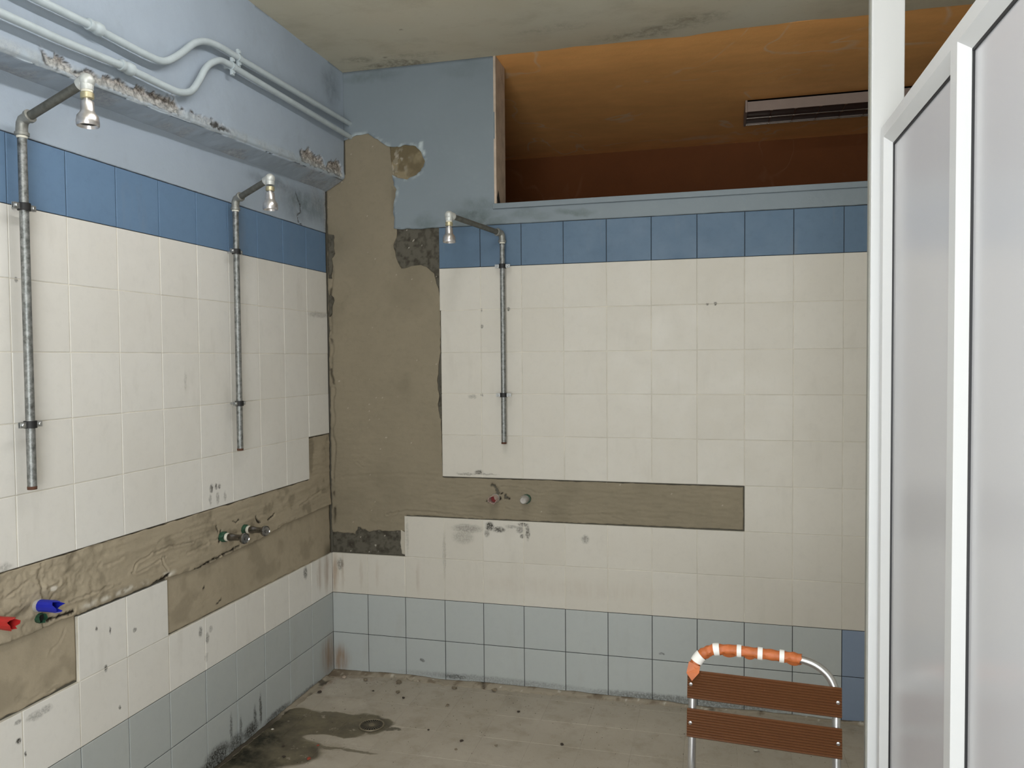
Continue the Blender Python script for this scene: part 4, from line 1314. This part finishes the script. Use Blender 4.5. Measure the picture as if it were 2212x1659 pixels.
crumb('smaller orange chip behind the larger orange one', 0.300, -0.716, 0.0062, M['crumb_orange'], 14, 0.4)
crumb('pale flat flake under the chair back', 2.026, -0.345, 0.010, M['crumb_pale'], 15, 0.25)
crumb('brick red lump lying right in the corner', 0.095, -0.075, 0.014, M['crumb_orange'], 16, 0.5).data.materials[0] = M['reveal']
crumb('tan lump on the floor next to the corner', 0.213, -0.080, 0.012, M['crumb'], 17, 0.5)
crumb('dark lump by the side wall near the corner', 0.060, -0.258, 0.012, M['crumb_dark'], 18, 0.5)
crumb('pair of tiny crumbs, darker one, before the corner', 0.30, -0.185, 0.006, M['crumb_dark'], 19)
crumb('white speck lying at the side wall in the damp patch', 0.045, -0.640, 0.006, M['crumb_pale'], 20)
crumb('dark crumb in the damp patch towards the viewer', 0.165, -0.755, 0.006, M['crumb_dark'], 21)
crumb('dark crumb at the very front edge of the damp patch', 0.215, -0.835, 0.007, M['crumb_dark'], 22)
rnd = random.Random(8)
bm = bmesh.new()
for _ in range(420):
    x, y = rnd.uniform(0.02, 2.3), -abs(rnd.gauss(0, 0.45)) - 0.03
    if y < -1.6:
        continue
    r = rnd.uniform(0.0008, 0.0024)
    vs = [bm.verts.new((x + r * math.cos(a) * rnd.uniform(.6, 1.3), y + r * math.sin(a) * rnd.uniform(.6, 1.3), 0.0004)) for a in (0, 1.3, 2.5, 3.8, 5.0)]
    tp = bm.verts.new((x, y, r * 0.9 + 0.0006))
    for i in range(5):
        bm.faces.new((vs[i], vs[(i + 1) % 5], tp))
g_ = bm_obj('grit', bm, M['crumb_dark'])
tag(g_, 'fine dark grit scattered over the floor', 'grit', kind='stuff')

# ------------------------------------------------------------------ ceiling lamps
def fixture(label, x0, x1, y0, y1, lit):
    z1, z0 = CEIL - 0.010, CEIL - 0.072
    l = thing('ceiling_light', label, 'lamp', (x0, y0, CEIL))
    L = lambda p: rel(l, p)
    bm = bmesh.new()
    add_box(bm, L((x0, y0, z1 - 0.008)), L((x1, y1, z1)))
    add_box(bm, L((x0, y0, z0)), L((x1, y0 + 0.004, z1)))
    add_box(bm, L((x0, y1 - 0.004, z0)), L((x1, y1, z1)))
    add_box(bm, L((x0 + 0.05, y0 + 0.05, z1)), L((x1 - 0.05, y1 - 0.05, CEIL)))
    bm_obj('housing', bm, M['lamp_dim'], l)
    for xa in (x0 - 0.012, x1):
        box('end_cap', L((xa, y0 - 0.003, z0 - 0.003)), L((xa + 0.012, y1 + 0.003, z1 + 0.002)), M['lamp_dim'], l, bev=0.003)
    n = max(4, int((x1 - x0) / 0.115))
    ym = (y0 + y1) / 2
    box('reflector', L((x0 + 0.001, y0 + 0.005, z0 + 0.012)), L((x1 - 0.001, y1 - 0.005, z1 - 0.009)), M['lamp_refl'], l)
    bm = bmesh.new()
    for ya in (y0 + 0.005, ym - 0.003, y1 - 0.010):
        add_box(bm, L((x0, ya, z0 + 0.001)), L((x1, ya + 0.005, z0 + 0.006)), 0.001)
    bm_obj('louvre_rail', bm, M['lamp_blade'], l)
    for k in range(1, n):
        xk = x0 + (x1 - x0) * k / n
        bm = bmesh.new()
        add_box(bm, L((xk - 0.001, y0 + 0.006, z0 + 0.002)), L((xk + 0.001, y1 - 0.006, z0 + 0.008)))
        for ya in (y0 + 0.008, ym, y1 - 0.008):
            add_box(bm, L((xk - 0.008, ya - 0.006, z0 - 0.001)), L((xk + 0.008, ya + 0.006, z0 + 0.004)), 0.001)
        bm_obj('louvre_blade', bm, M['lamp_blade'], l)
    if lit:
        for ya in ((y0 + ym) / 2, (y1 + ym) / 2):
            tube('tube_lamp', [L((x0 + 0.02, ya, z0 + 0.02)), L((x1 - 0.02, ya, z0 + 0.02))], 0.008, M['lit'], l, 10)
    return l


fixture('unlit louvred strip lamp on the ochre ceiling', 2.044, 3.30, 0.955, 1.225, False)
def batten(label, pos, length, watt, col):
    l = thing('tube_light', label, 'lamp', pos, math.pi / 2, group='bare tube lamps on the cream ceiling')
    h = length / 2
    box('housing', (-h, -0.03, -0.045), (h, 0.03, 0.0), M['lamp_body'], l, bev=0.004)
    for sx in (-1, 1):
        box('lamp_holder', (sx * (h - 0.012) - 0.008, -0.012, -0.105), (sx * (h - 0.012) + 0.008, 0.012, -0.045), M['lamp_body'], l, bev=0.002)
    r = 0.014
    area_ = 2 * math.pi * r * (length - 0.05)
    t = NT('glowing_tube_' + str(int(watt)))
    t.b.inputs['Emission Color'].default_value = col
    t.b.inputs['Emission Strength'].default_value = watt / (math.pi * area_)
    m = t.done((0.8, 0.8, 0.8, 1), 0.5)
    tube('glass_tube', [(-h + 0.02, 0, -0.088), (0, 0, -0.088), (h - 0.02, 0, -0.088)], r, m, l, 14)


batten('lit tube lamp on the cream ceiling between the showers and the viewer', LAMP_POS, 1.20, LAMP_W, (0.97, 0.98, 1.0, 1))
batten('added fill tube lamp on the cream ceiling above the viewer', FILL_POS, 1.20, FILL_W, (0.93, 0.975, 1.0, 1))
wn = box('window_1', (1.0, YB, 0.45), (2.3, YB + 0.02, 2.45), M['lit'], None)
tag(wn, 'bright frosted glazing behind the viewer', kind='structure')
for k_, (a_, b_) in enumerate((((0.95, YB, 0.40), (1.0, YB + 0.04, 2.5)), ((2.3, YB, 0.40), (2.35, YB + 0.04, 2.5)), ((1.0, YB, 2.45), (2.3, YB + 0.04, 2.5)), ((1.0, YB, 0.40), (2.3, YB + 0.04, 0.45)))):
    box('window_frame', a_, b_, M['alu_white'], wn)

# ------------------------------------------------------------------ chair
CH = thing('chair', 'aluminium chair with brown ribbed slats and an orange wrapped top rail', 'chair', (1.9929, -1.3393, 0), -0.0784)
TL, Z0 = 0.1436, 0.6963
def cp(a, b, n=0.0):
    return Vector((a, b * math.sin(TL) + n * math.cos(TL), Z0 + b * math.cos(TL) - n * math.sin(TL)))


TO = 0.0130
loop = [(-0.187, -0.26), (-0.187, -0.12), (-0.187, -0.012), (-0.181, 0.014), (-0.166, 0.038), (-0.142, 0.055), (-0.112, 0.0615), (-0.06, 0.063), (0.0, 0.062), (0.06, 0.061), (0.105, 0.0575), (0.138, 0.047), (0.165, 0.027),
        (0.181, 0.0), (0.187, -0.035), (0.187, -0.12), (0.187, -0.26)]
P3 = [cp(a, b, TO) for a, b in loop]
lb = cp(-0.187, -0.26, TO)
legs_l = [Vector((-0.187, 0.055, 0.012)), Vector((-0.187, 0.02, 0.20)), Vector((-0.187, lb.y + 0.005, 0.40))]
legs_r = [Vector((0.187, lb.y + 0.005, 0.40)), Vector((0.187, 0.02, 0.20)), Vector((0.187, 0.055, 0.012))]
CHAIR_PATH = catmull(legs_l + P3 + legs_r, 5)
tube('frame', CHAIR_PATH, 0.0108, M['alu'], CH, 16, label='bare aluminium tube frame')
for sx in (-0.187, 0.187):
    tube('front_leg', [Vector((sx * 0.98, -0.40, 0.012)), Vector((sx * 0.98, -0.395, 0.20)), Vector((sx * 0.98, -0.385, 0.415)), Vector((sx * 0.98, -0.36, 0.430)), Vector((sx * 0.98, -0.12, 0.425)), Vector((sx * 0.98, lb.y + 0.01, 0.42))], 0.0105, M['alu'], CH, 14)
    for fy in (0.055, -0.40):
        lathe('foot', (sx * (0.98 if fy < 0 else 1), fy, 0.0), (0, 0, 1), [(0, 0.011), (0.002, 0.0135), (0.028, 0.0125)], M['rubber'], CH, 12)


def slat(name, c, half, width, nrm, upv, n_rib=11, thick=0.007, bow=0.0, label=None):
    """ribbed board: long axis x, ribs across 'upv', front along nrm"""
    bm = bmesh.new()
    prof_ = []
    K = n_rib * 4
    for i in range(K + 1):
        s_ = -width / 2 + width * i / K
        e_ = 1 - 0.6 * (abs(2 * i / K - 1) ** 14)
        hgt = thick * e_ + 0.0021 * math.cos(2 * math.pi * i / 4 + math.pi) * (1 if 0 < i < K else 0)
        prof_.append((s_, hgt))
    prof_.append((width / 2, 0))
    prof_.insert(0, (-width / 2, 0))
    cols = []
    for j in range(9):
        x = -half + 2 * half * j / 8
        bend = bow * (1 - (x / half) ** 2)
        cols.append([bm.verts.new(Vector(c) + Vector((x, 0, 0)) + upv * s_ + nrm * (h_ + bend)) for s_, h_ in prof_])
    for j in range(8):
        for i in range(len(prof_) - 1):
            bm.faces.new((cols[j][i], cols[j][i + 1], cols[j + 1][i + 1], cols[j + 1][i]))
        bm.faces.new((cols[j][0], cols[j + 1][0], cols[j + 1][-1], cols[j][-1]))
    bm.faces.new(cols[0])
    bm.faces.new(cols[-1][::-1])
    return bm_obj(name, bm, M['slat'], CH, True, label)


nb = Vector((0, -math.cos(TL), math.sin(TL)))
ub = Vector((0, math.sin(TL), math.cos(TL)))
for b0, lab in ((-0.0392, None), (-0.1433, None)):
    s_ = slat('backrest_slat', cp(0, b0, 0.002), 0.2, 0.0775, nb, ub)
    for sx in (-0.1905, 0.1905):
        lathe('rivet', cp(sx, b0 + 0.001, 0.002) + nb * 0.0068, nb, [(0, 0.0052), (0.0016, 0.0048), (0.0024, 0.0026), (0.0012, 0.0018)], M['zinc'], s_, 12)
for k in range(5):
    yy = -0.095 - 0.072 * k
    s_ = slat('seat_slat', (0, yy, 0.437), 0.2, 0.062, Vector((0, 0, 1)), Vector((0, 1, 0)), 8)
    for sx in (-0.185, 0.185):
        lathe('rivet', (sx, yy, 0.4438), (0, 0, 1), [(0, 0.0052), (0.0016, 0.0048), (0.0024, 0.0018)], M['zinc'], s_, 10)

# orange wrap with white tape bands along the top of the loop
fine = catmull([cp(a, b, TO) for a, b in loop[2:13]], 14)
def seg_path(x0, x1):
    return [p for p in fine if x0 <= p.x <= x1]


wp = seg_path(-0.183, 0.100)
n_w = len(wp)
rw = []
for i, p in enumerate(wp):
    rw.append(0.0146 + 0.0007 * math.sin(i * 0.9))
bm = bmesh.new()
rng = random.Random(3)
rings = add_tube(bm, wp, rw, 18, False, wob=lambda i, k: 0.04 * math.sin(k * 1.9 + i * 0.35) + 0.03 * math.sin(k * 4.1 - i * 0.8))
for v_ in rings[-1]:
    v_.co.x += rng.uniform(-0.004, 0.004)
wrap = bm_obj('grip_wrap', bm, M['orange_wrap'], CH, True, label='orange padding wrapped around the top rail')
# loose pointed end hanging in front of the upper slat
A = wp[0]
fl = [A + Vector((-0.014, -0.0125, 0.016)), A + Vector((0.017, -0.0150, 0.006)), A + Vector((0.0155, -0.0265, -0.008)), A + Vector((-0.004, -0.0290, -0.032)), A + Vector((-0.0195, -0.0260, -0.012))]
bm = bmesh.new()
fr = [bm.verts.new(p) for p in fl]
bk = [bm.verts.new(p + Vector((0, 0.0022, 0))) for p in fl]
bm.faces.new(fr)
bm.faces.new(bk[::-1])
for i in range(5):
    bm.faces.new((fr[i], fr[(i + 1) % 5], bk[(i + 1) % 5], bk[i]))
bm_obj('wrap_end', bm, M['orange_wrap'], CH, label='loose pointed end of the orange wrap')
# small folds under the rail
for x0, x1 in ((-0.155, -0.138), (-0.108, -0.072), (-0.050, -0.018), (0.06, 0.095)):
    ps = seg_path(x0, x1)
    if len(ps) < 3:
        continue
    bm = bmesh.new()
    lo3 = [bm.verts.new(p + Vector((0, -0.004, -0.0155 - 0.0045 * math.sin(math.pi * i / (len(ps) - 1))))) for i, p in enumerate(ps)]
    hi3 = [bm.verts.new(p + Vector((0, -0.0145, -0.006))) for p in ps]
    for i in range(len(ps) - 1):
        bm.faces.new((lo3[i], lo3[i + 1], hi3[i + 1], hi3[i]))
    bm_obj('wrap_fold', bm, M['orange_wrap'], CH)
for (xa, xb) in ((-0.178, -0.162), (-0.131, -0.1145), (-0.0695, -0.053), (-0.015, 0.002), (0.040, 0.057)):
    ps = seg_path(xa, xb)
    tube('tape_band', ps, 0.0171, M['white_tape'], CH, 20, cap=False, label='white tape band')

# ------------------------------------------------------------------ white partition on the right
post = box('partition_post', (2.2245, -1.528, 0), (2.295, -1.500, CEIL), M['alu_white'], None, bev=0.002)
tag(post, 'white aluminium post rising to the ceiling behind the panelled door', 'post')
post2 = box('post_seal', (2.2215, -1.519, 0), (2.2247, -1.500, CEIL), M['seal'], post, label='grey edge of the post')

DX = 2.242
D = thing('door_1', 'white aluminium framed door leaf standing open beside the post', None, (DX, -1.547, 0), kind='structure')
def DL(x, y, z):
    return Vector((x - DX, y + 1.547, z))


TOPZ, YF, YN = 2.103, -1.547, -2.70
FW, BW, DP = 0.026, 0.021, 0.017       # flat width, bevel width, bevel depth
BACKX = DX + 0.042


def prism(name, sec, z0, z1, mat=M['alu_white'], parent=None, label=None, miter=None):
    """sec: list of (x, y) world points; extruded upwards between z0 and z1; miter(i) -> z offsets at the ends"""
    bm = bmesh.new()
    n = len(sec)
    lo4 = [bm.verts.new(DL(x, y, z0 + (miter[i][0] if miter else 0))) for i, (x, y) in enumerate(sec)]
    hi4 = [bm.verts.new(DL(x, y, z1 + (miter[i][1] if miter else 0))) for i, (x, y) in enumerate(sec)]
    bm.faces.new(lo4)
    bm.faces.new(hi4[::-1])
    for i in range(n):
        j = (i + 1) % n
        bm.faces.new((lo4[i], lo4[j], hi4[j], hi4[i]))
    return bm_obj(name, bm, mat, parent or D, False, label)


B0 = 0.10
# far stile
yb, ye = YF - FW, YF - FW - BW
prism('stile', [(DX, YF), (DX, yb), (DX + DP, ye), (BACKX, ye), (BACKX, YF)], B0, TOPZ, miter=[(0, 0), (FW, -FW), (FW + BW, -FW - BW), (FW + BW, -FW - BW), (0, 0)])
# near stile
prism('stile', [(DX, YN), (DX, YN + FW), (DX + DP, YN + FW + BW), (BACKX, YN + FW + BW), (BACKX, YN)], B0, TOPZ, miter=[(0, 0), (FW, -FW), (FW + BW, -FW - BW), (FW + BW, -FW - BW), (0, 0)])
# mullion
MY0, MY1 = -2.094, -2.130
prism('mullion', [(DX + DP, MY0 + BW), (DX, MY0), (DX, MY1), (DX + DP, MY1 - BW), (BACKX, MY1 - BW), (BACKX, MY0 + BW)], B0 + FW, TOPZ - FW,
      miter=[(BW, -BW), (0, 0), (0, 0), (BW, -BW), (BW, -BW), (BW, -BW)])


def rail(name, zt, sgn):
    """horizontal member with profile; sgn -1: bevel on the lower side"""
    bm = bmesh.new()
    secs = [(DX, zt, 0), (DX, zt + sgn * FW, FW), (DX + DP, zt + sgn * (FW + BW), FW + BW), (BACKX, zt + sgn * (FW + BW), FW + BW), (BACKX, zt, 0)]
    a = [bm.verts.new(DL(x, YF - m, z)) for x, z, m in secs]
    b = [bm.verts.new(DL(x, YN + m, z)) for x, z, m in secs]
    bm.faces.new(a)
    bm.faces.new(b[::-1])
    for i in range(5):
        j = (i + 1) % 5
        bm.faces.new((a[i], a[j], b[j], b[i]))
    return bm_obj(name, bm, M['alu_white'], D)


rail('top_rail', TOPZ, -1)
rail('bottom_rail', B0, 1)
zt, zb_ = TOPZ - FW - BW, B0 + FW + BW
for (ya, yb2) in ((YF - FW - BW, MY0 + BW), (MY1 - BW, YN + FW + BW)):
    pn = box('panel', DL(DX + DP + 0.002, yb2, zb_), DL(DX + DP + 0.012, ya, zt), M['panel'], D, label='smooth white infill panel')
    g = 0.0042
    bm = bmesh.new()
    gx0, gx1 = DX + DP - 0.0012, DX + DP + 0.004
    add_box(bm, DL(gx0, ya - g, zb_), DL(gx1, ya + 0.0005, zt))
    add_box(bm, DL(gx0, yb2, zb_), DL(gx1, yb2 + g, zt))
    add_box(bm, DL(gx0, yb2, zt - g), DL(gx1, ya, zt + 0.0005))
    add_box(bm, DL(gx0, yb2, zb_), DL(gx1, ya, zb_ + g))
    bm_obj('gasket', bm, M['gasket'], pn, label='thin black gasket')
for zh in (0.35, 1.10, 1.85):
    lathe('hinge', DL(DX + 0.046, YF + 0.010, zh), (0, 0, 1), [(0, 0.007), (0.09, 0.007)], M['alu_white'], D, 12)
for yy in (YF - 0.03, YN + 0.03):
    lathe('foot', DL(DX + 0.021, yy, 0.0), (0, 0, 1), [(0, 0.018), (0.006, 0.018), (0.008, 0.009), (B0 + 0.004, 0.009)], M['alu'], D, 14)
